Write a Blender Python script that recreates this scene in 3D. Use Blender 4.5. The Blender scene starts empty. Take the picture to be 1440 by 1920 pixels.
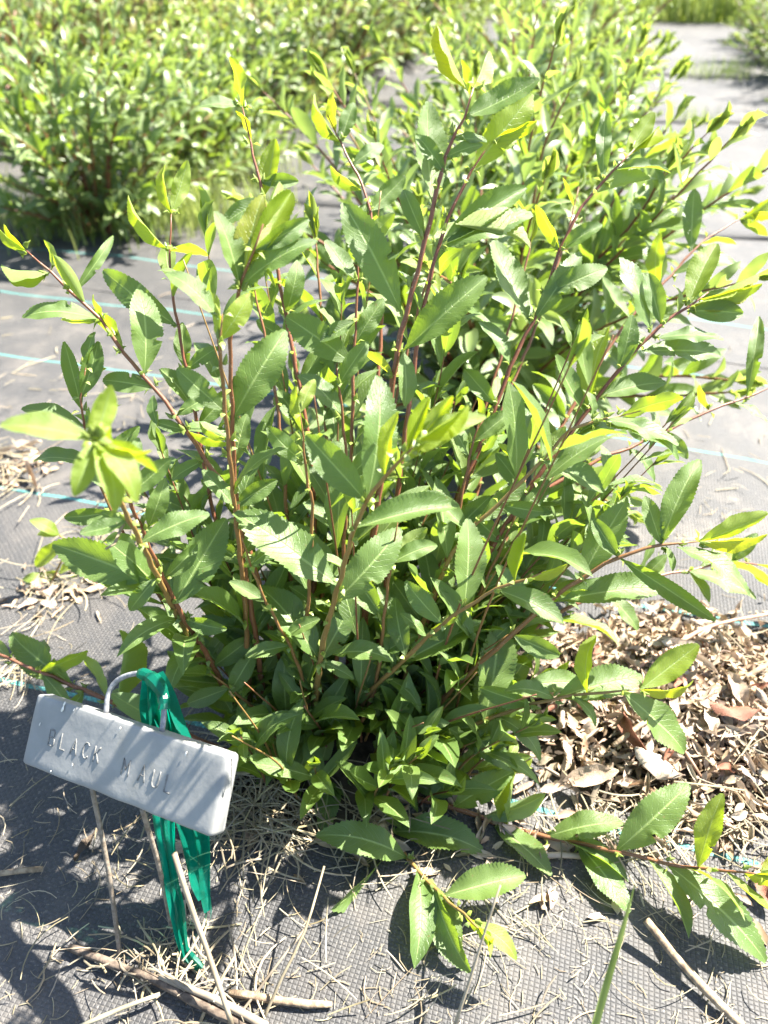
import bpy, math, random
import numpy as np
from mathutils import Vector, Matrix, noise

rng = random.Random(11)
nrg = np.random.default_rng(5)
S = bpy.context.scene
COL = S.collection

# ------------------------------------------------------------------ camera, light, exposure
H = 0.60                       # height of the lens above the fabric, metres
PITCH = math.radians(38.0)
FPX = 1445.0                   # focal length in pixels of the 1440 x 1920 photograph
cam_data = bpy.data.cameras.new('camera')
cam = bpy.data.objects.new('camera', cam_data)
COL.objects.link(cam)
cam.location = (0, 0, H)
cam.rotation_euler = (math.pi / 2 - PITCH, 0, 0)
cam_data.sensor_fit = 'VERTICAL'
cam_data.sensor_height = 36.0
cam_data.lens = FPX / 1920 * 36.0
cam_data.clip_start = 0.02
cam_data.clip_end = 500
cam_data.dof.use_dof = True
cam_data.dof.focus_distance = 0.56
cam_data.dof.aperture_fstop = 6.0
S.camera = cam

SUN_EL = math.radians(51)
SUN_DIR = Vector((0.87 * math.cos(SUN_EL), 0.49 * math.cos(SUN_EL), math.sin(SUN_EL))).normalized()
world = bpy.data.worlds.new('World')
S.world = world
world.use_nodes = True
wn = world.node_tree
bg = wn.nodes['Background']
sky = wn.nodes.new('ShaderNodeTexSky')
sky.sky_type = 'NISHITA'
sky.sun_disc = False
sky.sun_elevation = SUN_EL
sky.sun_rotation = math.atan2(SUN_DIR.x, SUN_DIR.y)
wn.links.new(sky.outputs[0], bg.inputs[0])
bg.inputs[1].default_value = 0.07
sun_data = bpy.data.lights.new('sun', 'SUN')
sun_data.energy = 5.0
sun_data.angle = math.radians(0.55)
sun_data.color = (1.0, 0.955, 0.88)
sun = bpy.data.objects.new('sun', sun_data)
COL.objects.link(sun)
sun.rotation_euler = SUN_DIR.to_track_quat('Z', 'Y').to_euler()
S.view_settings.view_transform = 'Standard'
S.view_settings.look = 'None'
S.view_settings.gamma = 1
S.view_settings.use_curve_mapping = False
S.view_settings.exposure = 2.6
S.cycles.max_bounces = 8
S.cycles.transmission_bounces = 6
S.cycles.transparent_max_bounces = 8

# ------------------------------------------------------------------ picture <-> place
CAM = Vector((0, 0, H))
FWD = Vector((0, math.cos(PITCH), -math.sin(PITCH)))
UP = Vector((0, math.sin(PITCH), math.cos(PITCH)))
RIGHT = Vector((1, 0, 0))


def ray(px, py):
    return FWD + RIGHT * ((px - 720) / FPX) + UP * ((960 - py) / FPX)


def at_y(px, py, Y):
    r = ray(px, py)
    return CAM + r * (Y / r.y)


def at_zc(px, py, zc):
    return CAM + ray(px, py) * zc


def on_ground(px, py, h=0.0):
    r = ray(px, py)
    p = CAM + r * ((h - H) / r.z)
    for _ in range(2):
        p = CAM + r * ((h + gz(p.x, p.y) - H) / r.z)
    return p


def proj(P):
    d = P - CAM
    z = d.dot(FWD)
    return 720 + FPX * d.dot(RIGHT) / z, 960 - FPX * d.dot(UP) / z, z


AZ = math.radians(15.5)
RD = Vector((math.sin(AZ), math.cos(AZ), 0))        # along the rows
RN = Vector((math.cos(AZ), -math.sin(AZ), 0))       # across them
SEAMS = []


def bump_noise(x, y):
    return (0.0045 * math.sin(x * 9.1 + 1.3 * math.sin(y * 5.3)) * math.sin(y * 7.7 + 0.6)
            + 0.0022 * math.sin(x * 23 + y * 11) * math.sin(y * 19 - x * 7 + 1))


def gz(x, y):
    r2 = ((x + 0.04) / 0.14) ** 2 + ((y - 0.43) / 0.11) ** 2
    return bump_noise(x, y) - 0.004 + 0.010 * math.exp(-r2)


# ------------------------------------------------------------------ mesh and object helpers
def tag(o, label=None, cat=None, group=None, kind=None):
    if label: o['label'] = label
    if cat: o['category'] = cat
    if group: o['group'] = group
    if kind: o['kind'] = kind
    return o


def empty(name, loc):
    o = bpy.data.objects.new(name, None)
    COL.objects.link(o)
    o.location = loc
    o.empty_display_size = 0.02
    return o


def link(name, me, parent=None, matrix=None):
    """link a mesh whose coordinates (or whose matrix) are in world space under a parent that is only translated"""
    o = bpy.data.objects.new(name, me)
    COL.objects.link(o)
    m = matrix if matrix is not None else Matrix.Identity(4)
    if parent is not None:
        o.parent = parent
        o.matrix_parent_inverse = world_of(parent).inverted()
    o.matrix_basis = m
    return o


_W = {}


def world_of(o):
    """world matrix without waiting for the depsgraph"""
    m = Matrix.LocRotScale(o.location, o.rotation_euler, o.scale) if o.type == 'EMPTY' else o.matrix_basis.copy()
    if o.parent is not None:
        return world_of(o.parent) @ o.matrix_parent_inverse @ m
    return m


class Acc:
    """collects geometry as numpy blocks and links it as one mesh"""
    def __init__(self):
        self.v, self.f, self.uv, self.t, self.mi, self.n = [], [], [], [], [], 0

    def add(self, v, f, uv=None, tint=(0, 0.5, 0), mi=0):
        v = np.asarray(v, dtype=np.float32).reshape(-1, 3)
        self.v.append(v)
        off = self.n
        self.f.extend([[i + off for i in q] for q in f])
        self.uv.append(np.asarray(uv, dtype=np.float32) if uv is not None else np.zeros((len(v), 2), np.float32))
        self.t.append(np.tile(np.array(tint, np.float32), (len(v), 1)))
        self.mi.extend([mi] * len(f))
        self.n += len(v)

    def mesh(self, name, mats, smooth=True):
        me = bpy.data.meshes.new(name)
        v = np.concatenate(self.v)
        me.from_pydata(v.tolist(), [], self.f)
        for m in (mats if isinstance(mats, (list, tuple)) else [mats]):
            me.materials.append(m)
        li = np.empty(len(me.loops), np.int32)
        me.loops.foreach_get('vertex_index', li)
        uvl = me.uv_layers.new(name='UVMap')
        uvl.data.foreach_set('uv', np.concatenate(self.uv)[li].ravel())
        t = np.concatenate(self.t)
        a = me.attributes.new('tint', 'FLOAT_VECTOR', 'POINT')
        a.data.foreach_set('vector', t.ravel())
        me.polygons.foreach_set('material_index', np.array(self.mi, np.int32))
        me.polygons.foreach_set('use_smooth', np.full(len(me.polygons), smooth))
        me.update()
        return me


def tube(acc, pts, rad, sides=8, mi=0, tint=(0, 0.5, 0), cap=True, flat=1.0, vscale=1.0):
    pts = [Vector(p) for p in pts]
    n = len(pts)
    if not hasattr(rad, '__len__'): rad = [rad] * n
    V, UVs, F = [], [], []
    ref = Vector((0, 0, 1))
    d0 = (pts[1] - pts[0]).normalized()
    if abs(d0.dot(ref)) > 0.9: ref = Vector((1, 0, 0))
    a = d0.cross(ref).normalized()
    L = 0
    for i in range(n):
        d = (pts[min(i + 1, n - 1)] - pts[max(i - 1, 0)])
        d = d.normalized() if d.length > 1e-9 else d0
        a = (a - d * a.dot(d))
        a = a.normalized() if a.length > 1e-6 else d.orthogonal().normalized()
        b = d.cross(a)
        if i: L += (pts[i] - pts[i - 1]).length
        for k in range(sides):
            th = 2 * math.pi * k / sides
            V.append(pts[i] + (a * math.cos(th) + b * math.sin(th) * flat) * rad[i])
            UVs.append((k / sides, L * vscale))
    for i in range(n - 1):
        for k in range(sides):
            k2 = (k + 1) % sides
            F.append((i * sides + k, i * sides + k2, (i + 1) * sides + k2, (i + 1) * sides + k))
    if cap:
        F.append(tuple(range(sides - 1, -1, -1)))
        F.append(tuple((n - 1) * sides + k for k in range(sides)))
    acc.add(V, F, UVs, tint, mi)


def spline(pts, step=0.012, radius=None):
    """Catmull-Rom through the points, resampled about every `step` metres"""
    P = [Vector(p) for p in pts]
    P = [P[0] * 2 - P[1]] + P + [P[-1] * 2 - P[-2]]
    out = []
    for i in range(1, len(P) - 2):
        n = max(1, int((P[i + 1] - P[i]).length / step))
        for k in range(n):
            t = k / n
            p0, p1, p2, p3 = P[i - 1], P[i], P[i + 1], P[i + 2]
            out.append(0.5 * ((2 * p1) + (p2 - p0) * t + (2 * p0 - 5 * p1 + 4 * p2 - p3) * t * t + (3 * p1 - p0 - 3 * p2 + p3) * t ** 3))
    out.append(P[-2])
    return out


# ------------------------------------------------------------------ materials
class NT:
    def __init__(self, name):
        self.m = bpy.data.materials.new(name)
        self.m.use_nodes = True
        self.t = self.m.node_tree
        self.t.nodes.clear()
        self.out = self.t.nodes.new('ShaderNodeOutputMaterial')

    def n(self, typ, **kw):
        x = self.t.nodes.new(typ)
        for k, v in kw.items():
            if k.startswith('i_'):
                key = k[2:]
                x.inputs[int(key) if key.isdigit() else key.replace('_', ' ')].default_value = v
            else:
                setattr(x, k, v)
        return x

    def l(self, a, b):
        self.t.links.new(a, b)

    def val(self, x, inp):
        if isinstance(x, (int, float)): inp.default_value = x
        else: self.l(x, inp)

    def math(self, op, a, b=0.0, c=0.0):
        x = self.n('ShaderNodeMath', operation=op)
        for i, q in enumerate((a, b, c)): self.val(q, x.inputs[i])
        return x.outputs[0]

    def ss(self, x, lo, hi):
        r = self.n('ShaderNodeMapRange', interpolation_type='SMOOTHSTEP')
        self.val(x, r.inputs[0]); r.inputs[1].default_value = lo; r.inputs[2].default_value = hi
        return r.outputs[0]

    def mix(self, f, a, b, bt='MIX'):
        x = self.n('ShaderNodeMix', data_type='RGBA', blend_type=bt)
        self.val(f, x.inputs[0])
        for q, i in ((a, 6), (b, 7)):
            if isinstance(q, tuple): x.inputs[i].default_value = (*q, 1) if len(q) == 3 else q
            else: self.l(q, x.inputs[i])
        return x.outputs[2]

    def noise(self, scale, detail=3, vec=None, rough=0.55):
        x = self.n('ShaderNodeTexNoise')
        x.inputs['Scale'].default_value = scale
        x.inputs['Detail'].default_value = detail
        x.inputs['Roughness'].default_value = rough
        if vec is not None: self.l(vec, x.inputs['Vector'])
        return x.outputs[0]

    def bsdf(self, color, rough=0.5, spec=0.5, normal=None, **kw):
        b = self.n('ShaderNodeBsdfPrincipled')
        if isinstance(color, tuple): b.inputs['Base Color'].default_value = (*color, 1)
        else: self.l(color, b.inputs['Base Color'])
        self.val(rough, b.inputs['Roughness'])
        self.val(spec, b.inputs['Specular IOR Level'])
        for k, v in kw.items(): b.inputs[k.replace('_', ' ')].default_value = v
        if normal is not None: self.l(normal, b.inputs['Normal'])
        return b.outputs[0]

    def bump(self, h, strength, dist):
        b = self.n('ShaderNodeBump')
        b.inputs['Strength'].default_value = strength
        b.inputs['Distance'].default_value = dist
        self.l(h, b.inputs['Height'])
        return b.outputs[0]

    def done(self, sh):
        self.l(sh, self.out.inputs[0])
        return self.m


def leaf_material(name, detail=True, glare=0.0):
    q = NT(name)
    at = q.n('ShaderNodeAttribute', attribute_name='tint')
    sp = q.n('ShaderNodeSeparateXYZ'); q.l(at.outputs['Vector'], sp.inputs[0])
    young, rnd, warm = sp.outputs
    if glare: young = q.math('MINIMUM', 1.0, q.math('ADD', young, q.math('MULTIPLY', rnd, glare)))  # shifts background leaves to the lighter young tint, standing in for glare
    oi = q.n('ShaderNodeObjectInfo')
    rr = q.math('FRACT', q.math('ADD', rnd, oi.outputs['Random']))
    top = q.mix(young, (0.074, 0.132, 0.025), (0.275, 0.340, 0.020))
    top = q.mix(q.math('MULTIPLY', rr, 0.45), top, (0.135, 0.200, 0.033))
    top = q.mix(q.math('MULTIPLY', warm, 0.55), top, (0.34, 0.20, 0.05))
    top = q.mix(0.05 if detail else 0.33, top, (0.215, 0.250, 0.140))  # grey blend puts haze and glare into the colour, mostly on background leaves
    under = q.mix(young, (0.155, 0.220, 0.110), (0.29, 0.36, 0.05))
    geo = q.n('ShaderNodeNewGeometry')
    col = q.mix(geo.outputs['Backfacing'], top, under)
    tr = q.mix(young, (0.315, 0.465, 0.028), (0.56, 0.68, 0.012))
    tr = q.mix(q.math('MULTIPLY', warm, 0.6), tr, (0.55, 0.45, 0.04))
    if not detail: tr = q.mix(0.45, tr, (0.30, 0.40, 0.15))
    nrm = None
    if detail:
        uv = q.n('ShaderNodeUVMap', uv_map='UVMap')
        s2 = q.n('ShaderNodeSeparateXYZ'); q.l(uv.outputs[0], s2.inputs[0])
        a = q.math('ABSOLUTE', q.math('SUBTRACT', q.math('MULTIPLY', s2.outputs[0], 2), 1))
        v = s2.outputs[1]
        mid = q.math('SUBTRACT', 1, q.ss(q.math('ADD', a, q.math('MULTIPLY', v, 0.03)), 0.03, 0.115))
        wob = q.noise(9, 2, uv.outputs[0])
        ph = q.math('ADD', q.math('SUBTRACT', q.math('MULTIPLY', v, 13), q.math('MULTIPLY', q.math('POWER', a, 1.25), 2.6)), q.math('MULTIPLY', wob, 0.7))
        sn = q.math('ABSOLUTE', q.math('SINE', q.math('MULTIPLY', ph, math.pi)))
        vein = q.math('MULTIPLY', q.math('SUBTRACT', 1, q.ss(sn, 0.0, 0.22)), q.math('SUBTRACT', 1, q.ss(a, 0.75, 1.0)))
        mot = q.noise(26, 4, uv.outputs[0])
        col = q.mix(q.math('MULTIPLY', mid, 0.75), col, (0.33, 0.44, 0.15))
        col = q.mix(q.math('MULTIPLY', vein, 0.45), col, (0.24, 0.34, 0.11))
        col = q.mix(q.math('MULTIPLY', q.ss(mot, 0.35, 0.8), 0.28), col, (0.10, 0.16, 0.06))
        sc_ = q.n('ShaderNodeTexNoise'); sc_.inputs['Scale'].default_value = 420; sc_.inputs['Detail'].default_value = 1
        q.l(q.n('ShaderNodeNewGeometry').outputs['Position'], sc_.inputs['Vector'])
        brown = q.math('MULTIPLY', q.ss(sc_.outputs[0], 0.72, 0.76), 0.7)
        col = q.mix(brown, col, (0.17, 0.12, 0.05))
        tr = q.mix(q.math('MULTIPLY', vein, 0.30), tr, (0.10, 0.20, 0.01))
        tr = q.mix(q.math('MULTIPLY', mid, 0.5), tr, (0.45, 0.52, 0.06))
        hgt = q.math('SUBTRACT', q.math('MULTIPLY', q.noise(70, 3, uv.outputs[0]), 0.5), q.math('ADD', q.math('MULTIPLY', vein, 0.55), q.math('MULTIPLY', mid, 0.5)))
        nrm = q.bump(hgt, 0.5, 0.0012)
    rough = q.math('ADD', 0.37 if detail else 0.36, q.math('MULTIPLY', rr, 0.14))
    b = q.bsdf(col, rough, 0.58 if detail else 0.6, nrm)
    t = q.n('ShaderNodeBsdfTranslucent'); q.l(tr, t.inputs[0])
    if nrm is not None: q.l(nrm, t.inputs['Normal'])
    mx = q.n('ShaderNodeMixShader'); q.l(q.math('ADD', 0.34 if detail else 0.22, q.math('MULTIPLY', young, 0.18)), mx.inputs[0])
    q.l(b, mx.inputs[1]); q.l(t.outputs[0], mx.inputs[2])
    return q.done(mx.outputs[0])


M_LEAF = leaf_material('willow_leaf')
M_LEAF_HAZED = leaf_material('willow_leaf_hazed', False, 0.15)


def stem_material():
    q = NT('willow_bark')
    at = q.n('ShaderNodeAttribute', attribute_name='tint')
    sp = q.n('ShaderNodeSeparateXYZ'); q.l(at.outputs['Vector'], sp.inputs[0])
    tc = q.n('ShaderNodeTexCoord')
    mp = q.n('ShaderNodeMapping'); mp.inputs['Scale'].default_value = (1, 1, 0.25); q.l(tc.outputs['Object'], mp.inputs[0])
    nz = q.noise(160, 3, mp.outputs[0])
    red = q.mix(nz, (0.120, 0.036, 0.022), (0.225, 0.085, 0.045))
    grn = q.mix(nz, (0.20, 0.13, 0.035), (0.30, 0.21, 0.06))
    col = q.mix(sp.outputs[0], red, grn)
    sp2 = q.noise(900, 1, tc.outputs['Object'])
    col = q.mix(q.math('MULTIPLY', q.ss(sp2, 0.66, 0.74), 0.6), col, (0.45, 0.36, 0.25))
    return q.done(q.bsdf(col, 0.42, 0.4, q.bump(nz, 0.3, 0.001)))


M_STEM = stem_material()


def simple(name, c1, c2, scale=60, rough=0.7, spec=0.3, bump=0.3, trans=0.0, use_tint=False, stretch=(1, 1, 1)):
    q = NT(name)
    tc = q.n('ShaderNodeTexCoord')
    mp = q.n('ShaderNodeMapping'); mp.inputs['Scale'].default_value = stretch; q.l(tc.outputs['Object'], mp.inputs[0])
    nz = q.noise(scale, 4, mp.outputs[0])
    col = q.mix(q.ss(nz, 0.3, 0.7), c1, c2)
    if use_tint:
        at = q.n('ShaderNodeAttribute', attribute_name='tint')
        sp = q.n('ShaderNodeSeparateXYZ'); q.l(at.outputs['Vector'], sp.inputs[0])
        hs = q.n('ShaderNodeHueSaturation'); q.l(col, hs.inputs['Color'])
        q.l(q.math('ADD', 0.55, q.math('MULTIPLY', sp.outputs[1], 0.9)), hs.inputs['Value'])
        q.l(q.math('ADD', 0.85, q.math('MULTIPLY', sp.outputs[2], 0.4)), hs.inputs['Saturation'])
        q.l(q.math('ADD', 0.485, q.math('MULTIPLY', sp.outputs[0], 0.03)), hs.inputs['Hue'])
        col = hs.outputs[0]
    b = q.bsdf(col, rough, spec, q.bump(nz, bump, 0.002) if bump else None)
    if trans:
        t = q.n('ShaderNodeBsdfTranslucent'); q.l(col, t.inputs[0])
        mx = q.n('ShaderNodeMixShader'); mx.inputs[0].default_value = trans
        q.l(b, mx.inputs[1]); q.l(t.outputs[0], mx.inputs[2])
        b = mx.outputs[0]
    return q.done(b)


M_STRAW = simple('straw', (0.185, 0.15, 0.095), (0.33, 0.28, 0.19), 40, 0.6, 0.35, 0.2, 0.12, True, (1, 1, 1))
M_DEAD = simple('dead_leaf', (0.26, 0.19, 0.13), (0.46, 0.365, 0.27), 55, 0.75, 0.2, 0.5, 0.12, True)
M_DEAD_RED = simple('russet_dead_leaf', (0.16, 0.062, 0.034), (0.26, 0.115, 0.07), 45, 0.6, 0.3, 0.4, 0.1)
M_DEAD_PALE = simple('pale_dead_leaf', (0.36, 0.28, 0.21), (0.52, 0.43, 0.335), 45, 0.75, 0.2, 0.4, 0.1)
M_TWIG = simple('dry_twig', (0.15, 0.105, 0.068), (0.36, 0.275, 0.175), 180, 0.8, 0.2, 0.6, 0, False, (1, 1, 0.3))
M_TWIG_DARK = simple('dark_twig', (0.06, 0.045, 0.034), (0.17, 0.13, 0.095), 150, 0.85, 0.2, 0.7)
M_TWIG_PINK = simple('pinkish_twig', (0.30, 0.16, 0.10), (0.44, 0.28, 0.19), 90, 0.6, 0.3, 0.3)
M_SOIL = simple('soil', (0.020, 0.016, 0.012), (0.065, 0.051, 0.038), 120, 0.95, 0.1, 1.0)
M_GRASS = simple('grass', (0.19, 0.25, 0.065), (0.31, 0.36, 0.11), 3, 0.5, 0.3, 0, 0.45, True)
M_BLADE = simple('grass_blade', (0.16, 0.22, 0.05), (0.26, 0.33, 0.09), 30, 0.5, 0.35, 0.1, 0.4)
M_EARTH = simple('earth', (0.09, 0.11, 0.03), (0.17, 0.19, 0.06), 2, 0.95, 0.1, 0.5)


def fabric_material():
    q = NT('woven_fabric')
    tc = q.n('ShaderNodeTexCoord')
    mp = q.n('ShaderNodeMapping'); mp.inputs['Rotation'].default_value = (0, 0, AZ)
    q.l(tc.outputs['Object'], mp.inputs[0])
    # rotate so x runs across the rows and y along them
    warp = q.n('ShaderNodeTexNoise'); warp.inputs['Scale'].default_value = 6
    q.l(mp.outputs[0], warp.inputs['Vector'])
    va = q.n('ShaderNodeVectorMath', operation='SCALE'); q.l(warp.outputs['Color'], va.inputs[0]); va.inputs['Scale'].default_value = 0.010
    vs = q.n('ShaderNodeVectorMath', operation='ADD'); q.l(mp.outputs[0], vs.inputs[0]); q.l(va.outputs[0], vs.inputs[1])
    s = q.n('ShaderNodeSeparateXYZ'); q.l(vs.outputs[0], s.inputs[0])
    sr = q.n('ShaderNodeSeparateXYZ'); q.l(mp.outputs[0], sr.inputs[0])
    PX, PY = 0.0037, 0.0031
    u = q.math('DIVIDE', s.outputs[0], PX); v = q.math('DIVIDE', s.outputs[1], PY)
    par = q.math('MODULO', q.math('ABSOLUTE', q.math('ADD', q.math('FLOOR', u), q.math('FLOOR', v))), 2)
    fu = q.math('ABSOLUTE', q.math('SUBTRACT', q.math('FRACT', u), 0.5))
    fv = q.math('ABSOLUTE', q.math('SUBTRACT', q.math('FRACT', v), 0.5))
    # warp tape over (par=1) bulges along v, weft tape over bulges along u
    hu = q.math('SUBTRACT', 1, q.math('POWER', q.math('MULTIPLY', fu, 2), 3))
    hv = q.math('SUBTRACT', 1, q.math('POWER', q.math('MULTIPLY', fv, 2), 3))
    edge = q.math('MINIMUM', hu, hv)
    n1 = q.noise(3.1, 5, tc.outputs['Object'])
    n2 = q.noise(420, 2, tc.outputs['Object'])
    n3 = q.noise(17, 5, tc.outputs['Object'], 0.65)
    base = q.mix(par, (0.033, 0.032, 0.0305), (0.047, 0.0455, 0.044))
    base = q.mix(q.math('MULTIPLY', q.math('SUBTRACT', 1, q.ss(edge, 0.0, 0.30)), 0.42), base, (0.018, 0.017, 0.017))
    # dust and fine straw dirt trodden into the weave
    dust = q.math('MULTIPLY', q.ss(n3, 0.40, 0.78), q.ss(n1, 0.30, 0.72))
    base = q.mix(q.math('MULTIPLY', dust, 0.60), base, (0.200, 0.172, 0.140))
    base = q.mix(q.math('MULTIPLY', q.ss(n1, 0.25, 0.8), 0.25), base, (0.105, 0.10, 0.096))
    base = q.mix(q.math('MULTIPLY', q.ss(n2, 0.60, 0.72), 0.35), base, (0.26, 0.23, 0.19))
    # woven marking threads: a row of small teal dashes at each marked distance along the rows
    line = None
    for t in THREADS:
        d = q.math('ABSOLUTE', q.math('SUBTRACT', s.outputs[1], t))
        k = q.math('SUBTRACT', 1, q.ss(d, 0.0020, 0.0027))
        line = k if line is None else q.math('MAXIMUM', line, k)
    worn = q.ss(q.noise(300, 2, tc.outputs['Object']), 0.28, 0.45)
    lf = q.math('MULTIPLY', q.math('MULTIPLY', line, q.math('ADD', 0.62, q.math('MULTIPLY', par, 0.38))), q.math('ADD', 0.55, q.math('MULTIPLY', worn, 0.4)))
    base = q.mix(lf, base, (0.06, 0.25, 0.225))
    hgt = q.math('ADD', q.math('MULTIPLY', edge, q.math('ADD', 0.6, q.math('MULTIPLY', par, 0.4))), q.math('MULTIPLY', n2, 0.3))
    wr = q.n('ShaderNodeMapping'); wr.inputs['Scale'].default_value = (14, 5, 5); wr.inputs['Rotation'].default_value = (0, 0, 0.5); q.l(tc.outputs['Object'], wr.inputs[0])
    b0 = q.n('ShaderNodeBump'); b0.inputs['Strength'].default_value = 0.5; b0.inputs['Distance'].default_value = 0.006
    q.l(q.noise(1.0, 3, wr.outputs[0]), b0.inputs['Height'])
    bn = q.n('ShaderNodeBump'); bn.inputs['Strength'].default_value = 0.6; bn.inputs['Distance'].default_value = 0.0012
    q.l(hgt, bn.inputs['Height']); q.l(b0.outputs[0], bn.inputs['Normal'])
    nb = bn.outputs[0]
    rough = q.math('ADD', 0.55, q.math('MULTIPLY', n3, 0.25))
    return q.done(q.bsdf(base, rough, 0.45, nb))


def t_of(px, py):
    r = ray(px, py)
    p = CAM + r * (-H / r.z)
    return p.dot(RD)


THREADS = [t_of(960, 1492), t_of(700, 1030), t_of(700, 755), t_of(223, 566), t_of(200, 477)]
M_FABRIC = fabric_material()

# ------------------------------------------------------------------ the ground
SEAM_T = [t_of(1380, 452), t_of(1380, 238), t_of(1330, 149), 6.35]


def grid_sheet(name, t0, t1, n0, n1, step, lift, mat, kind='structure', wav=0.0, label=None, ends=0.03):
    nt = max(2, int((t1 - t0) / step)); nn = max(2, int((n1 - n0) / step))
    V, F, UVs = [], [], []
    for i in range(nt + 1):
        for j in range(nn + 1):
            n = n0 + (n1 - n0) * j / nn
            e0 = t0 + wav * (math.sin(n * 5.1) + 0.5 * math.sin(n * 13.7 + 2)) * 0.5
            t = e0 + (t1 - e0) * i / nt
            p = RD * t + RN * n
            z = gz(p.x, p.y) + lift
            if i == 0 and wav: z += 0.004 * max(0, math.sin(n * 7.3 + lift * 900)) ** 2
            V.append((p.x, p.y, z))
            UVs.append((n, t))
    for i in range(nt):
        for j in range(nn):
            a = i * (nn + 1) + j
            F.append((a, a + 1, a + nn + 2, a + nn + 1))
    # turned-down hem along the near edge
    if wav:
        b = len(V)
        for j in range(nn + 1):
            x, y, z = V[j]; V.append((x, y, z - 0.008)); UVs.append(UVs[j])
        for j in range(nn): F.append((b + j, b + j + 1, j + 1, j))
    acc = Acc(); acc.add(V, F, UVs)
    o = link(name, acc.mesh(name, mat))
    tag(o, kind=kind)
    return o


grid_sheet('fabric_ground', -0.2, 1.30, -1.35, 1.1, 0.0125, 0.0, M_FABRIC)
grid_sheet('fabric_ground', 1.29, SEAM_T[0] + 0.1, -6.0, 5.0, 0.05, 0.0012, M_FABRIC)
grid_sheet('fabric_ground', -0.9, 1.31, -6, -1.34, 0.05, -0.0012, M_FABRIC)
grid_sheet('fabric_ground', -0.9, 1.31, 1.09, 5.0, 0.05, -0.0012, M_FABRIC)
grid_sheet('fabric_ground', -0.9, -0.19, -1.36, 1.11, 0.05, -0.0024, M_FABRIC)
for k in range(3):
    grid_sheet('fabric_ground', SEAM_T[k], SEAM_T[k + 1] + (0.1 if k < 2 else 0), -6.0 - k * 2, 5.0, 0.06, 0.005 * (k + 1), M_FABRIC, wav=0.03)
ea = Acc()
ea.add([(-150, -20, -0.03), (150, -20, -0.03), (150, 220, -0.03), (-150, 220, -0.03)], [(0, 1, 2, 3)])
tag(link('ground', ea.mesh('ground', M_EARTH)), kind='structure')

# planting hole: dark soil showing round the foot of the shrub
sa = Acc(); V, F = [], []
NR, NA = 9, 40
for i in range(NR):
    for k in range(NA):
        th = 2 * math.pi * k / NA
        r = i / (NR - 1) * (0.105 + 0.018 * math.sin(3 * th + 1) + 0.012 * math.sin(7 * th))
        x, y = -0.035 + r * 1.15 * math.cos(th), 0.425 + r * 0.82 * math.sin(th)
        V.append((x, y, gz(x, y) + 0.010 * (1 - (i / (NR - 1)) ** 2) + 0.004 * noise.noise(Vector((x * 60, y * 60, 0))) * (1 - i / (NR - 1)) - (0.004 if i == NR - 1 else 0) + 0.002))
for i in range(NR - 1):
    for k in range(NA):
        F.append((i * NA + k, i * NA + (k + 1) % NA, (i + 1) * NA + (k + 1) % NA, (i + 1) * NA + k))
sa.add(V, F)
tag(link('soil', sa.mesh('soil', M_SOIL)), kind='structure')


# ------------------------------------------------------------------ leaves
def leaf_profile(t):
    if t < 0.055: return 0.07 + 0.3 * max(0, (t - 0.03)) / 0.055
    s = (t - 0.045) / 0.955
    return max(0.0, math.sin(math.pi * s ** 1.04)) ** 0.66


def leaf_shape(n, cols, arch, fold, tipcurl, wave, twist, teeth, seed):
    """unit leaf: length 1 along +Y, width 1 across X, upper face +Z"""
    R = random.Random(seed)
    ph = R.uniform(0, 6.28); ph2 = R.uniform(0, 6.28); bend = R.uniform(-0.05, 0.05)
    bite = R.uniform(.25, .85) if (teeth and seed % 3 == 1) else None
    bw = R.uniform(.012, .03); bs = R.choice((-1, 1)); bd = R.uniform(.3, .6)
    V, UVs, F = [], [], []
    xs = [(2 * c / (cols - 1) - 1) for c in range(cols)]
    for i in range(n + 1):
        t = i / n
        w = 0.5 * leaf_profile(t)
        for c, x in enumerate(xs):
            xx = x
            dy = 0
            if teeth and abs(x) == 1 and 0.07 < t < 0.985:
                if i % 2: xx = x * 1.055; dy = 0.012
                else: xx = x * 0.97; dy = -0.004
            X = xx * w
            if bite and x * bs > 0: X *= 1 - bd * math.exp(-((t - bite) / bw) ** 4) * abs(x)
            y = t + dy
            z = arch * 4 * t * (1 - t) * 0.25 - tipcurl * max(0, t - 0.6) ** 2 * 2.2
            z += fold * (abs(x) ** 1.5) * w * 0.55 * 0.62
            z += wave * math.sin(t * 13 + ph + (1.9 if x > 0 else 0)) * abs(x) ** 1.6 * w * 0.5
            z += 0.010 * math.sin(t * 31 + ph2) * abs(x) * w
            tw = twist * (t - 0.3)
            X2 = X * math.cos(tw) - z * 0.4 * math.sin(tw); z2 = z + X * 0.42 * math.sin(tw)
            V.append((X2 + bend * 4 * t * (1 - t), y, z2))
            UVs.append((0.5 + 0.5 * x, t))
    for i in range(n):
        for c in range(cols - 1):
            a = i * cols + c
            F.append((a, a + 1, a + cols + 1, a + cols))
    return np.array(V, np.float32), F, np.array(UVs, np.float32)


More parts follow.
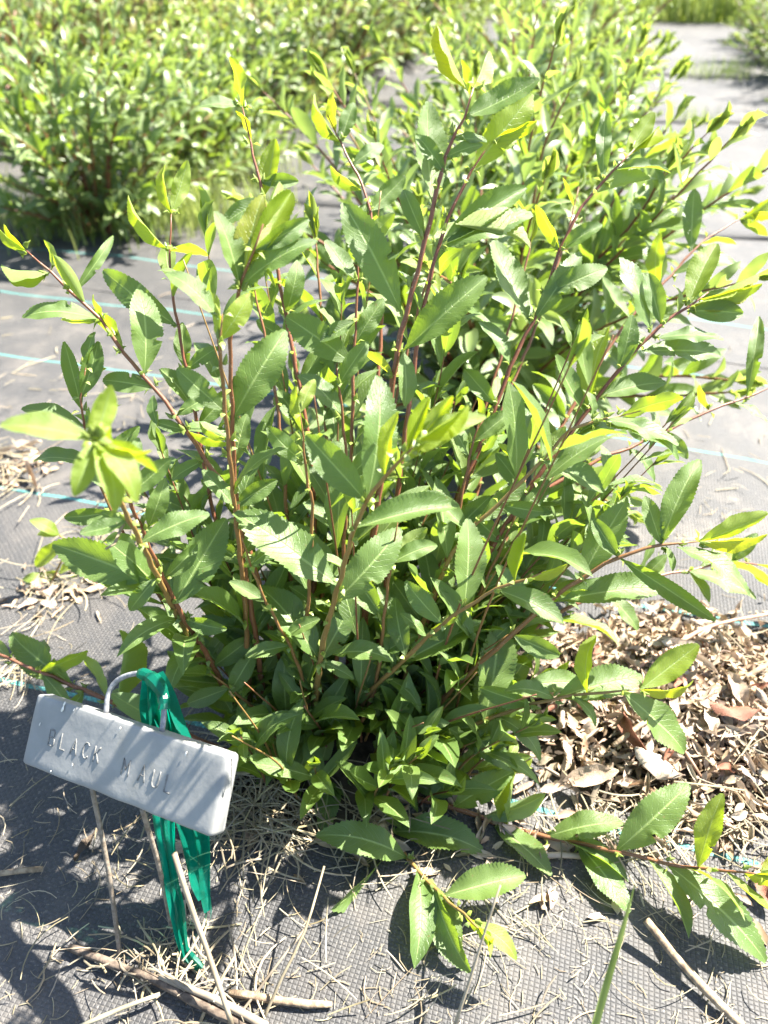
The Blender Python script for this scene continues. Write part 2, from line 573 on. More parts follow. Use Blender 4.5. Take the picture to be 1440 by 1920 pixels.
HERO, LOW, FAR = [], [], []
LV = [  # arch fold curl wave twist
    (0.25, 0.35, 0.10, 0.10, 0.0), (0.40, 0.20, 0.25, 0.16, 0.25), (0.15, 0.55, 0.05, 0.08, -0.2), (0.55, 0.15, 0.45, 0.14, 0.1),
    (0.05, 0.30, 0.30, 0.20, -0.3), (0.30, 0.65, 0.15, 0.10, 0.15), (-0.15, 0.40, 0.0, 0.12, 0.2), (0.45, 0.30, 0.7, 0.12, -0.1),
    (0.20, 0.10, 0.15, 0.24, 0.4), (0.35, 0.45, 0.35, 0.18, -0.45)]
for k, a in enumerate(LV):
    a = (a[0], a[1], a[2] * .6, a[3] * .6, a[4] * .55)
    HERO.append(leaf_shape(46, 7, *a, True, k))
    LOW.append(leaf_shape(9, 5, *a, False, k))
    FAR.append(leaf_shape(4, 3, *a, False, k))
YOUNG_SHAPES = []
for k in range(4):
    YOUNG_SHAPES.append(leaf_shape(40, 7, 0.2 - 0.1 * k, 1.35 + 0.25 * k, 0.25 * (k - 1), 0.14, 0.2 * (k - 1.5), True, 50 + k))
YOUNG_LOW = [leaf_shape(7, 3, 0.2 - 0.1 * k, 1.35, 0.25 * (k - 1), 0.1, 0.2, False, 60 + k) for k in range(4)]

_mesh_cache = {}


def leaf_mesh(shape, young, warm=0, kind='hero'):
    yk = min(4, max(0, round(young * 4)))
    key = (shape, yk, warm, kind)
    if key not in _mesh_cache:
        lib = {'hero': HERO + YOUNG_SHAPES, 'low': LOW + YOUNG_LOW}[kind]
        v, f, uv = lib[shape]
        acc = Acc(); acc.add(v, f, uv, (yk / 4, 0.13 * shape % 1, warm))
        _mesh_cache[key] = acc.mesh('willow_leaf_blade', M_LEAF)
    return _mesh_cache[key]


def leaf_matrix(base, tip, normal, width, flip=False):
    d = tip - base
    L = d.length
    y = d / L
    z = normal - y * normal.dot(y)
    z = z.normalized() if z.length > 1e-6 else y.orthogonal().normalized()
    if flip: z = -z
    x = y.cross(z)
    m = Matrix(((x.x * width, y.x * L, z.x * L, base.x), (x.y * width, y.y * L, z.y * L, base.y), (x.z * width, y.z * L, z.z * L, base.z), (0, 0, 0, 1)))
    return m


def add_leaf_to(acc, lib, shape, m, tint):
    v, f, uv = lib[shape]
    A = np.array(m, np.float32)
    acc.add(v @ A[:3, :3].T + A[:3, 3], f, uv, tint)


def pick_normal(d, base, kind, R):
    """normal of a leaf seen at `base` pointing along d: lit from the front for g, from behind for y, in between for s"""
    to_cam = (CAM - base).normalized()
    n0 = (to_cam - d * to_cam.dot(d)).normalized()
    b = d.cross(n0)
    want = {'g': 0.75, 'y': -0.75, 's': 0.15, 'p': 0.9, 'e': 0.0, 'u': -0.4}[kind[0]]
    best, br = 1e9, 0
    for k in range(-12, 13):
        a = math.radians(k * 5)
        n = n0 * math.cos(a) + b * math.sin(a)
        c = abs(n.dot(SUN_DIR) - want) + 0.38 * abs(a) ** 1.5
        if c < best: best, br = c, a
    if kind[0] == 'e': br = math.radians(58) * R.choice((-1, 1))
    return n0 * math.cos(br) + b * math.sin(br), max(0.55, math.cos(br))


# ------------------------------------------------------------------ the main shrub
BASE_Y = 0.43
# stem: pixels from the foot to the tip, distance of the tip, radius, greenness
STEMS = {
 'A': ([(585,1390),(600,1240),(620,1150),(640,1080),(665,990),(700,920),(745,870),(785,825)], .345, 3.0, .75),
 'B': ([(660,1400),(690,1100),(720,850),(745,660),(775,540),(805,420),(835,295),(870,220),(888,165)], .55, 3.5, .05),
 'C': ([(690,1390),(730,1050),(775,700),(805,530),(840,410),(885,320),(920,265)], .60, 3.0, .0),
 'D': ([(505,1390),(480,1200),(455,1040),(440,900),(435,760),(432,640),(450,540),(475,470),(495,420)], .45, 2.8, .15),
 'd': ([(470,1380),(460,1150),(440,950),(425,800),(412,640),(418,590)], .42, 2.8, .45),
 'E': ([(560,1400),(500,1150),(440,950),(385,862),(330,780),(270,705),(230,660),(190,600),(130,545),(95,510),(50,470)], .54, 2.9, .10),
 'F': ([(520,1390),(450,1150),(400,960),(370,800),(345,670),(325,560),(318,470),(322,400)], .60, 2.5, .0),
 'G': ([(430,1320),(375,1230),(330,1150),(285,1060),(250,990),(215,920),(190,855),(178,825)], .30, 3.0, .7),
 'g': ([(460,1370),(400,1250),(345,1160),(300,1070),(265,990),(240,930),(228,890)], .37, 2.8, .1),
 'H': ([(580,1390),(590,1000),(575,800),(555,690),(530,560),(500,400),(470,270),(455,200)], .66, 2.8, .05),
 'I': ([(640,1390),(700,800),(715,560),(690,380),(660,310),(630,250),(615,215)], .72, 2.6, .05),
 'J': ([(720,1400),(820,1050),(930,760),(965,670),(1010,580),(1050,470),(1090,390),(1150,320),(1190,280)], .66, 3.0, .0),
 'K': ([(740,1410),(850,1150),(920,1030),(1000,905),(1065,820),(1120,745),(1180,670),(1240,610),(1290,575),(1330,548)], .58, 3.1, .0),
 'L': ([(720,1400),(800,1150),(860,1020),(935,945),(1015,865),(1070,805),(1110,790),(1160,782),(1200,770)], .49, 2.6, .8),
 'M': ([(650,1400),(685,1310),(750,1245),(830,1170),(930,1105),(990,1085),(1015,1075)], .38, 2.5, .65),
 'N': ([(720,1420),(850,1290),(960,1190),(1040,1120),(1090,1085),(1160,1045),(1240,1022),(1310,1015)], .42, 3.0, .35),
 'O': ([(690,1430),(760,1405),(850,1375),(950,1335),(1040,1310),(1130,1298),(1200,1293)], .37, 2.5, .75),
 'P': ([(700,1470),(780,1497),(870,1520),(930,1545),(1000,1563),(1080,1580),(1180,1602),(1280,1625),(1360,1632),(1425,1640)], .275, 2.6, .2),
 'Q': ([(690,1480),(730,1560),(765,1610),(800,1650),(830,1680),(870,1715),(900,1742)], .238, 2.2, .75),
 'R': ([(760,1390),(930,1010),(1100,875),(1180,840),(1250,808),(1330,770),(1400,745),(1470,715)], .62, 2.6, .05),
 'S': ([(480,1430),(330,1368),(200,1312),(100,1270),(0,1228),(-70,1200)], .46, 3.0, .1),
 'T': ([(460,1380),(300,1120),(210,960),(175,870),(158,800),(152,745),(160,690)], .50, 2.0, .1),
 'U': ([(560,1390),(585,1000),(575,900),(568,820),(562,775)], .43, 2.2, .4),
 'V': ([(780,1410),(1000,1180),(1200,1090),(1290,1070),(1370,1055),(1450,1062)], .56, 2.3, .1),
 'W': ([(650,1390),(660,800),(668,600),(672,500),(688,430)], .57, 2.4, .1),
 'X': ([(600,1400),(560,1250),(500,1130),(470,1060),(455,1010)], .40, 2.0, .4),
 'Y': ([(640,1420),(700,1300),(720,1160),(735,1040),(745,980)], .42, 2.2, .4),
 'Z': ([(620,1400),(640,1100),(650,900),(640,760),(632,690)], .48, 2.4, .2),
 'a': ([(700,1410),(790,1200),(850,1000),(880,860),(900,780)], .52, 2.4, .2),
 'b': ([(700,1420),(830,1240),(900,1110),(960,980),(985,900)], .50, 2.3, .3),
 'c': ([(560,1400),(540,1380),(480,1330),(430,1290),(395,1262)], .40, 1.9, .5),
 'e': ([(640,1440),(600,1440),(560,1445),(520,1435),(490,1425)], .385, 1.8, .5),
 'f': ([(700,1450),(760,1450),(830,1455),(900,1450),(960,1440)], .385, 1.9, .5),
 'h': ([(640,1390),(690,1000),(740,760),(790,560),(820,470)], .62, 2.4, .1),
 'j': ([(790,1390),(900,1120),(1020,860),(1150,640),(1215,560),(1260,515),(1310,460),(1370,420),(1415,398)], .82, 2.6, .1),
 'k': ([(770,1390),(860,1050),(930,800),(1010,600),(1060,450),(1085,350)], .80, 2.5, .1),
 'l': ([(560,1390),(540,1000),(520,760),(490,600),(470,520)], .58, 2.4, .2),
 'm': ([(590,1390),(610,1000),(610,750),(600,560),(590,430)], .64, 2.4, .2),
 'i': ([(700,1390),(840,980),(930,700),(980,520),(1000,430)], .70, 2.4, .1),
}
# leaf: stem, foot x y, tip x y, width in pixels, how the light takes it, [youth]
LEAVES = '''
B 818 372 803 190 56 g|B 833 268 914 262 42 g|B 880 215 1012 148 46 g|C 892 315 1002 172 60 y .7|B 888 180 914 88 18 y 1|B 866 175 828 46 14 y 1|B 872 190 868 112 13 y 1
B 768 655 913 517 62 g|B 745 578 642 376 66 s|B 742 700 680 660 40 y .8|B 765 652 760 762 66 g|C 828 458 988 350 46 g|C 812 476 1000 398 54 g|B 798 440 756 352 32 s|C 868 432 996 446 12 y .8
C 920 265 1010 230 24 y .9|B 835 300 905 270 40 s|B 845 330 780 250 30 s
J 1128 330 1135 205 28 s|J 1168 300 1226 210 34 y .7|J 1120 367 1220 336 18 y .5|J 1040 475 1004 384 28 y .6|J 985 600 926 450 66 g|J 1022 548 1140 500 44 s|J 1188 288 1240 238 16 y .9|J 1140 330 1258 322 15 g|J 1000 590 1090 470 40 g|J 960 690 900 600 50 g|J 935 750 870 690 46 s|J 1050 480 1130 420 36 g
K 1218 632 1166 480 58 g|K 1236 612 1216 512 36 s|K 1290 572 1344 456 46 y .6|K 1300 570 1410 508 20 y .8|K 1308 572 1430 534 24 y .6|K 1285 592 1394 588 40 s|K 1208 668 1356 660 46 g|K 1240 640 1358 634 28 p|K 1105 765 1140 612 42 y .5|K 1098 785 1042 665 68 g|K 1172 690 1186 590 50 p|K 1130 745 1250 716 38 g|K 1010 900 1060 830 40 s|K 985 925 930 850 52 s|K 950 985 1035 960 48 g
L 1172 788 1280 744 34 y .6|L 1128 795 1274 832 48 p|L 1140 812 1280 848 40 p|L 1020 866 1132 922 56 g|L 930 948 1020 960 50 s|L 1008 868 1060 800 36 y .5|L 880 1000 800 920 52 g|L 905 975 985 905 44 s|L 1108 792 1100 730 28 p
R 1406 742 1424 590 26 s|R 1370 762 1440 790 38 p|R 1322 772 1308 722 26 y .8|R 1250 808 1290 860 40 s|R 1180 840 1230 905 36 g|R 1200 830 1170 770 40 s
A 690 930 712 702 62 g|A 736 888 746 770 50 y .9|A 748 868 905 772 46 p .6|A 760 858 850 742 28 y .9|A 775 835 880 762 24 y 1|A 770 840 805 745 22 y 1|A 625 1086 442 955 84 g|A 678 1002 862 946 48 g|A 640 1128 752 990 80 s|A 598 1232 488 1094 76 g|A 590 1240 664 1272 62 g|A 586 1342 556 1460 70 p|A 582 1330 480 1300 54 g|A 682 938 574 815 74 s|A 600 1230 660 1130 50 g|A 585 1340 650 1330 44 s
M 870 1148 878 972 66 g|M 762 1248 905 1166 46 g|M 800 1176 862 1156 26 y .6|M 955 1092 988 1000 20 y .7|M 985 1086 1064 1058 42 y .9|M 932 1112 1056 1166 44 g|M 830 1172 760 1090 50 s|M 760 1240 740 1120 46 s|M 690 1308 790 1290 46 g
N 1094 1084 1172 942 74 g|N 1052 1136 1252 1102 52 g|N 1042 1098 1142 1120 30 y .7|N 1238 1020 1312 858 48 s|N 1310 1018 1440 1004 36 y .9|N 1316 1010 1440 962 32 y .8|N 1168 1050 1342 1164 34 s|N 1262 1034 1410 1112 34 p|N 1245 1020 1210 930 48 s|N 1256 1024 1262 1072 36 g|N 960 1190 1050 1230 48 s|N 1000 1150 930 1060 50 g|N 1170 1040 1110 970 38 s
O 906 1366 938 1158 72 g|O 1100 1300 1112 1190 28 y .7|O 1190 1292 1310 1208 48 g .4|O 1210 1290 1302 1282 30 y .9|O 1050 1316 1206 1268 60 g|O 1152 1298 1292 1410 60 g|O 928 1346 1018 1422 76 p|O 868 1374 962 1442 58 g|O 1042 1312 952 1290 40 p|O 970 1250 1096 1280 42 g|O 1060 1312 1120 1360 26 p|O 860 1378 790 1320 56 g|O 1000 1322 900 1290 50 s
P 1158 1598 1292 1470 74 g|P 1038 1572 1168 1540 50 p|P 1078 1582 1182 1710 64 g|P 1314 1628 1352 1488 42 y .6|P 1235 1614 1442 1802 62 g|P 956 1548 962 1450 20 y .6|P 858 1512 962 1446 60 p|P 916 1548 1034 1640 62 p|P 1410 1640 1470 1600 30 y .9|P 1405 1640 1480 1665 30 y .8|P 800 1500 870 1430 50 g
Q 732 1568 906 1590 68 g|Q 828 1674 986 1640 64 g|Q 758 1608 598 1560 56 p|Q 716 1596 622 1706 76 s|Q 792 1650 862 1782 60 g|Q 806 1676 880 1824 42 s|Q 868 1718 944 1752 34 y .9|Q 880 1728 972 1796 36 p .5
S 132 1286 14 1188 52 s|S 70 1260 164 1224 30 y .6|S 85 1268 136 1336 46 s|S 214 1310 240 1178 30 y .4|S 200 1306 150 1226 40 y .5|S 150 1290 120 1350 30 g|S 300 1356 270 1420 26 s
G 272 1098 98 1020 72 s|G 282 1090 242 1146 40 s|G 332 1142 424 972 80 s|G 262 1022 392 962 62 g|G 180 828 0 795 48 p .6|G 190 822 208 722 60 y .9|G 176 834 140 930 60 p .6|G 186 834 220 955 50 p .6|G 192 828 296 886 36 y .8|G 190 826 282 850 26 y .9|G 184 838 262 930 44 p .4|G 236 985 150 1000 46 g
g 290 990 310 900 66 p|g 345 1158 425 1180 50 s|g 240 930 320 860 40 g|g 300 1080 370 1020 44 s|g 236 920 150 870 50 g|g 400 1250 480 1190 50 s|g 230 900 260 820 30 g|g 265 995 190 960 46 s
E 272 704 262 540 56 g|E 145 556 214 440 20 s|E 95 512 0 508 12 y .5|E 58 476 -8 424 26 y .8|E 52 470 6 420 18 y .9|E 86 500 86 450 28 y .6|E 186 604 40 590 30 p|E 205 622 172 552 34 y .5|E 222 648 170 578 34 y .6|E 200 612 115 600 18 y .7|E 344 808 288 790 62 s|E 352 800 432 832 34 y .6|E 262 820 286 740 28 s|E 280 716 190 712 46 s|E 332 782 400 740 40 g|E 390 868 320 900 40 g|E 440 950 520 900 46 s
F 332 608 190 505 50 s|F 346 690 340 605 74 s|F 312 474 238 368 22 y .7|F 322 402 352 302 30 y .8|F 318 398 308 308 20 y .9|F 326 480 392 478 34 y .5|F 360 760 300 690 50 g|F 372 800 430 730 46 s|F 350 700 410 650 40 g
D 440 548 404 395 56 p|D 446 530 490 362 48 y .8|D 468 486 546 360 38 y .8|D 484 450 520 332 32 y .7|D 456 524 592 448 40 p|D 478 470 580 410 36 s|D 434 775 536 618 82 g|D 436 868 462 776 68 s|D 452 1040 510 960 50 g|D 455 1060 380 1000 50 s
d 400 608 312 508 56 g|d 412 640 406 552 36 y .7|d 416 636 472 548 50 y .8|d 422 782 330 690 60 s|d 428 836 372 790 36 y .5|d 440 955 380 880 60 g|d 450 1060 520 1020 54 s
H 510 545 498 498 32 y .7|H 532 590 560 488 50 p|H 468 276 444 208 28 y .9|H 460 212 372 198 28 p|H 458 200 436 108 22 y 1|H 506 372 516 260 44 y .7|H 500 380 416 420 30 g|H 545 650 480 600 40 s|H 560 720 620 640 50 g|H 575 800 520 730 40 s|H 490 330 560 340 30 s
I 642 262 588 178 24 y .8|I 628 245 620 172 18 y .9|I 648 270 664 190 34 s|I 676 366 618 312 38 y .6|I 692 392 760 330 40 g|I 660 320 720 270 34 g|I 690 388 640 440 40 s
U 566 800 550 725 38 y .6|U 570 860 500 800 40 s|U 572 880 640 830 44 g|U 562 780 590 710 26 y .7
W 660 690 534 592 62 s|W 664 640 720 560 46 g|W 672 520 610 450 40 g|W 684 450 740 400 36 y .5|W 668 600 600 640 44 g
V 1290 1070 1330 1130 40 g|V 1372 1056 1420 1000 26 s|V 1200 1092 1250 1040 40 g|V 1300 1068 1420 1120 40 p|V 1400 1058 1450 1100 30 y .7|V 1140 1110 1200 1180 40 g
T 154 760 120 640 30 s|T 156 750 185 640 36 g|T 158 720 200 690 30 y .9|T 158 790 40 765 50 p|T 162 700 175 620 26 s|T 175 870 60 860 46 g|T 180 880 260 800 34 g|T 205 950 120 970 46 s
Z 640 780 560 700 50 g|Z 650 900 720 830 52 s|Z 646 1000 570 940 56 g|Z 636 720 690 640 40 s
Y 720 1150 650 1060 56 s|Y 730 1060 800 990 44 y .5|Y 735 1050 820 1020 46 g
X 500 1130 430 1090 50 g|X 470 1060 540 1000 44 s|X 530 1190 600 1160 46 g|X 545 1220 460 1230 50 p
a 850 1000 920 930 50 s|a 880 860 830 770 50 g|a 890 820 960 770 40 g|a 800 1170 730 1080 56 s
b 900 1110 980 1070 46 g|b 960 980 1030 900 46 g|b 940 1030 870 950 50 s|b 980 920 940 830 40 y .5
A 600 1315 645 1385 48 p|A 590 1345 668 1392 45 p|A 556 1337 478 1275 55 s|A 640 1235 735 1230 46 p|M 690 1300 745 1245 56 s|M 740 1250 713 1100 42 g|M 800 1190 752 1150 48 p|M 722 1283 792 1332 54 p
f 735 1430 755 1325 36 s|f 752 1440 826 1425 50 p|f 770 1450 848 1492 54 s|f 700 1450 730 1520 46 g|O 800 1385 880 1340 48 p|O 858 1376 960 1425 54 g|D 474 1195 440 1075 44 p|D 480 1215 430 1300 42 p|D 484 1275 518 1225 38 p|e 620 1442 606 1560 46 p|e 560 1443 480 1462 46 s|Q 715 1530 752 1552 40 p|e 600 1441 660 1500 44 p|X 560 1250 500 1180 44 p|Y 700 1300 640 1260 46 p|Y 710 1230 780 1190 44 p|Z 625 1300 560 1240 46 p|A 590 1300 530 1230 44 p|f 800 1452 880 1480 46 p|f 860 1452 905 1400 46 p
j 1300 468 1302 352 34 s|j 1238 540 1236 436 34 y .5|j 1392 412 1455 368 26 y .7|j 1380 415 1440 440 26 y .6|j 1260 512 1390 490 30 p|j 1180 600 1130 520 40 g|j 1150 640 1250 660 44 g|j 1060 780 1000 720 46 s|j 1400 405 1470 400 20 y .9
c 480 1330 420 1370 50 g|c 430 1290 350 1320 40 s|c 460 1316 440 1230 46 s|c 540 1376 480 1390 50 p
e 600 1440 620 1370 50 g|e 560 1445 540 1390 56 p|e 520 1436 480 1470 44 g|e 580 1440 560 1500 40 s
f 760 1450 700 1390 56 g|f 830 1455 830 1380 60 p|f 790 1450 780 1520 50 s|f 890 1450 880 1390 50 g|f 740 1450 690 1520 50 g
'''


def make_stem(pts, tipY, rad, green):
    g0 = on_ground(*pts[0])
    L = [0]
    for a, b in zip(pts, pts[1:]): L.append(L[-1] + math.hypot(b[0] - a[0], b[1] - a[1]))
    P = []
    for p, l in zip(pts, L):
        f = l / L[-1]
        P.append(at_y(p[0], p[1], g0.y + (tipY - g0.y) * f))
    P[0] = P[0] + Vector((0, 0, -0.004))
    return spline(P, 0.010)


def stem_mesh(S_, rad, green, rnd, sides=9):
    acc = Acc()
    n = len(S_)
    rr = []
    for i in range(n):
        f = i / (n - 1)
        r = rad * (1 - 0.62 * f ** 1.2)
        if i % 3 == 0: r *= 1.10
        if f > 0.93: r *= 1 - 8 * (f - 0.93)
        rr.append(r)
    # leaf joints make a slight zig-zag
    pts = [p + Vector((math.sin(i * 2.1 + rnd * 9), math.cos(i * 1.7 + rnd * 5), 0)) * 0.0005 for i, p in enumerate(S_)]
    tube(acc, pts, rr, sides, tint=(green, rnd, 0))
    return acc.mesh('willow_stem', M_STEM)


def stipule(acc, p, d, R, s=0.006):
    """pair of small ear-shaped leaflets and a bud where a leaf joins the stem"""
    side = d.orthogonal().normalized()
    side.rotate(Matrix.Rotation(R.uniform(0, 6.28), 3, d))
    for k in (-1, 1):
        o = (side * k + d * R.uniform(-0.1, 0.5)).normalized()
        w = d.cross(o).normalized() * s * 0.36
        L = s * R.uniform(0.8, 1.4)
        m = p + o * 0.0015
        acc.add([m, m + o * L * 0.45 + w + d * 0.001, m + o * L - d * 0.001, m + o * L * 0.45 - w + d * 0.001, m + o * L * 0.5 + d * 0.0018], [(0, 1, 4), (1, 2, 4), (2, 3, 4), (3, 0, 4)],
                [(0.5, 0.1), (0.9, 0.5), (0.5, 1), (0.1, 0.5), (0.5, 0.5)], (R.uniform(0.3, 0.85), R.random(), 0))
    b = p + side * 0.0025
    tube(acc, [b, b + (d + side * 0.5).normalized() * 0.003, b + (d + side * 0.4).normalized() * 0.007], [0.0012, 0.0016, 0.0003], 5, tint=(0.8, 0.5, 0), cap=False)


SHRUB_LABEL = 'large leafy willow shrub with reddish stems growing behind the white stamped marker'
shrub = tag(empty('willow_shrub', (-0.035, 0.43, 0)), SHRUB_LABEL, 'shrub', 'willow bushes planted in rows')
stems3d, stem_obj, stip = {}, {}, {}
for k, (pts, ty, rad, grn) in STEMS.items():
    S_ = make_stem(pts, ty, rad, grn)
    stems3d[k] = S_
    stem_obj[k] = link('stem', stem_mesh(S_, rad / 1000 * 0.92, grn, rng.random()), shrub)
    stip[k] = Acc()

entries = []      # (score, stem, shape, matrix, young, warm)
DRAWN = []
foot = {}         # leaf feet per stem, so that filler leaves keep off them
for row in LEAVES.strip().splitlines():
    for it in row.split('|'):
        w = it.split()
        if len(w) < 7: continue
        k = w[0]; bx, by, tx, ty, wp = map(float, w[1:6]); typ = w[6]
        young = float(w[7]) if len(w) > 7 else (0.0 if typ in 'sge' else 0.1)
        R = rng
        S_ = stems3d[k]
        best = min(S_, key=lambda p: (proj(p)[0] - bx) ** 2 + (proj(p)[1] - by) ** 2)
        zc = proj(best)[2]
        b = at_zc(bx, by, zc)
        b = best + (b - best) * 0.5 if (b - best).length > 0.006 else best
        lpx = math.hypot(tx - bx, ty - by)
        L0 = lpx / FPX * zc
        dz = R.uniform(-0.18, 0.22) * L0
        if typ == 'p': dz = -0.25 * L0
        t = at_zc(tx, ty, max(0.2, zc + dz))
        if t.z < gz(t.x, t.y) + 0.006:
            t = on_ground(tx, ty, 0.008)
            if (t - b).length > 1.7 * L0: t = at_zc(tx, ty, zc)
        d = (t - b).normalized()
        nrm, c = pick_normal(d, b, typ, R)
        width = wp / FPX * zc / c * 1.02
        L = (t - b).length
        width = min(width, 0.37 * L)
        if width / L < 0.26 and young >= .3 or typ == 'e':
            shape = 10 + R.randrange(4); width = max(width * (1.2 if typ != 'e' else 1.0), 0.16 * L) if typ != 'e' else 0.17 * L
        else:
            shape = R.choice((0, 1, 2, 4, 5, 6, 8, 9)) if typ != 'p' else R.choice((1, 3, 7, 8, 0))
        DRAWN.append((bx, by, tx, ty, wp, zc))
        warm = 0.5 if (young > .75 and R.random() < .35) else 0
        entries.append((1e6 + lpx, k, shape, leaf_matrix(b, t, nrm, width, flip=(typ == 'y' and R.random() < .4)), young, warm))
        foot.setdefault(k, []).append(best)
        stipule(stip[k], best, (S_[min(len(S_) - 1, S_.index(best) + 1)] - S_[max(0, S_.index(best) - 1)]).normalized(), R)


def buries(m):
    """would this filler leaf lie in front of one of the leaves drawn from the photograph?"""
    c = m @ Vector((0, 0.5, 0))
    px, py, zc = proj(c)
    for (ax, ay_, bx, by, w, z) in DRAWN:
        if zc > z + .004 or c.z < 0.10: continue
        dx, dy = bx - ax, by - ay_
        f = max(0, min(1, ((px - ax) * dx + (py - ay_) * dy) / (dx * dx + dy * dy)))
        if math.hypot(px - ax - dx * f, py - ay_ - dy * f) < w * .5 + 6: return True
    return False


def leaf_ray(d, tan, R, up=0.25):
    """direction and upper-face normal of a leaf that leaves a stem (tangent tan) towards d"""
    v = (tan * R.uniform(0.65, 1.25) + d * R.uniform(0.75, 1.0) + Vector((0, 0, 1)) * R.uniform(-0.25, up)).normalized()
    n = (tan + Vector((0, 0, 0.7)) - d * 0.2 + Vector((R.uniform(-.35, .35), R.uniform(-.35, .35), R.uniform(-.2, .3))))
    return v, n


def auto_leaves(S_, key, R, first=0.1, gap=0.016, prob=lambda f, p: 1.0, lmax=0.078, lmin=0.03, tips=5, feet=()):
    out = []
    acc_l, ang = 0.0, R.uniform(0, 6.28)
    n = len(S_)
    for i in range(1, n):
        seg = (S_[i] - S_[i - 1]).length
        acc_l += seg
        f = i / (n - 1)
        if acc_l < gap * (1 - 0.35 * f) or f < first: continue
        acc_l = 0
        ang += math.radians(137 + R.uniform(-18, 18))
        if f > 0.97 or R.random() > prob(f, S_[i]): continue
        if any((q - S_[i]).length < 0.011 for q in feet): continue
        tan = (S_[min(n - 1, i + 1)] - S_[i - 1]).normalized()
        o = tan.orthogonal().normalized(); o.rotate(Matrix.Rotation(ang, 3, tan))
        L = lmax * (0.60 + 0.40 * math.sin(math.pi * min(1, 0.2 + f * 0.75))) * R.uniform(0.75, 1.1)
        young = max(0, (f - 0.72) / 0.28) ** 1.3
        if f > 0.8: L *= 1 - (f - 0.8) * 2.0
        L = max(L, lmin)
        v, nn = leaf_ray(o, tan, R)
        tip = S_[i] + v * L
        g = gz(tip.x, tip.y) + 0.008
        if tip.z < g: tip.z = g + R.uniform(0, .01)
        sh = R.randrange(10)
        out.append((L, key, sh, leaf_matrix(S_[i], tip, nn, L * R.uniform(0.24, 0.33)), young * R.uniform(.5, 1), 0))
    tan = (S_[-1] - S_[-min(4, len(S_))]).normalized()
    for j in range(tips):
        a = j * 2.4 + R.uniform(0, 1)
        o = tan.orthogonal().normalized(); o.rotate(Matrix.Rotation(a, 3, tan))
        L = R.uniform(0.45, 1.0) * lmin * 1.3
        v = (tan + o * R.uniform(0.06, 0.36)).normalized()
        p = S_[-1] - tan * R.uniform(0, 0.012)
        out.append((L, key, 10 + R.randrange(4), leaf_matrix(p, p + v * L, -o + tan * .4, L * R.uniform(0.17, 0.27)), R.uniform(.5, 1), R.choice((0, 0, 0, 0, .4))))
    return out


def open_air(f, p):
    # the drawn stems already carry their big leaves; fill in mostly low down, inside the bush
    return 0.95 if p.z < 0.15 else (0.46 if p.z < 0.22 else 0.30)


for k, S_ in stems3d.items():
    R = random.Random(ord(k))
    es = auto_leaves(S_, k, R, 0.08 if k not in 'PQOS' else 0.2, 0.0135, open_air, 0.070, 0.028, 5 if k in 'cefXYZUlm' else 2, foot.get(k, []))
    for e in es:
        P = e[3].translation
        px, py, zc = proj(P)
        if buries(e[3]): continue
        entries.append((e[0] / zc * FPX, *e[1:]))
    for i in range(6, len(S_) - 1, 3):
        if R.random() < .5: stipule(stip[k], S_[i], (S_[i + 1] - S_[i - 1]).normalized(), R, 0.0055)

# short side shoots that fill the inside of the bush
fill_stems = Acc()
for q in range(84):
    R = random.Random(900 + q)
    a = R.uniform(0, 6.28); r = R.uniform(0.01, 0.085)
    b = Vector((-0.03 + r * math.cos(a) * 1.3, 0.44 + r * math.sin(a), 0))
    b.z = gz(b.x, b.y)
    h = R.uniform(0.07, 0.30)
    if 56 <= q < 70: b, h = b + Vector((R.uniform(-.03, .06), R.uniform(0, .06), 0)), R.uniform(0.26, 0.42)
    elif math.sin(a) < 0: h *= .6
    if q >= 70:
        a = R.uniform(3.3, 6.1); r = R.uniform(.03, .10); h = R.uniform(.035, .11)
        b = Vector((-0.03 + r * math.cos(a) * 1.3, 0.44 + r * math.sin(a), 0))
    out = Vector((math.cos(a), math.sin(a) * 0.8, 0)) * h * (R.uniform(0.25, 0.75) if not 56 <= q < 70 else R.uniform(.1, .38)) + Vector((h * 0.12, 0.12 * h, 0))
    S_ = spline([b, b + out * .3 + Vector((0, 0, h * .45)), b + out + Vector((0, 0, h))], 0.011)
    px, py, zc = proj(S_[-1])
    if py > 1400 and px < 560: continue
    tube(fill_stems, S_, [0.0012 * (1 - .6 * i / len(S_)) for i in range(len(S_))], 6, tint=(R.uniform(0, .7), R.random(), 0))
    for e in auto_leaves(S_, None, R, 0.12, 0.016 if 56 <= q < 70 else .011, lambda f, p: .92, 0.07 if 56 <= q < 70 else .058, 0.024, 3):
        P = e[3].translation
        if P.z < 0.012 or (q < 70 and buries(e[3])): continue
        entries.append((e[0] / proj(P)[2] * FPX, *e[1:4], e[4] * .3, 0))
tag(link('shoots', fill_stems.mesh('shoots', M_STEM), shrub), kind='stuff')

entries.sort(key=lambda e: -e[0])
mass = Acc()
for i, (sc, k, sh, m, young, warm) in enumerate(entries):
    if i < 300:
        o = link('leaf', leaf_mesh(sh, young, warm), stem_obj[k] if k else shrub, m)
    else:
        add_leaf_to(mass, LOW + YOUNG_LOW, sh, m, (young, rng.random(), warm))
tag(link('foliage', mass.mesh('foliage', M_LEAF), shrub), kind='stuff')
for k in stip:
    if stip[k].n: tag(link('stipules', stip[k].mesh('stipules', M_LEAF_HAZED), stem_obj[k]), kind='stuff')
print('main shrub leaves', len(entries))


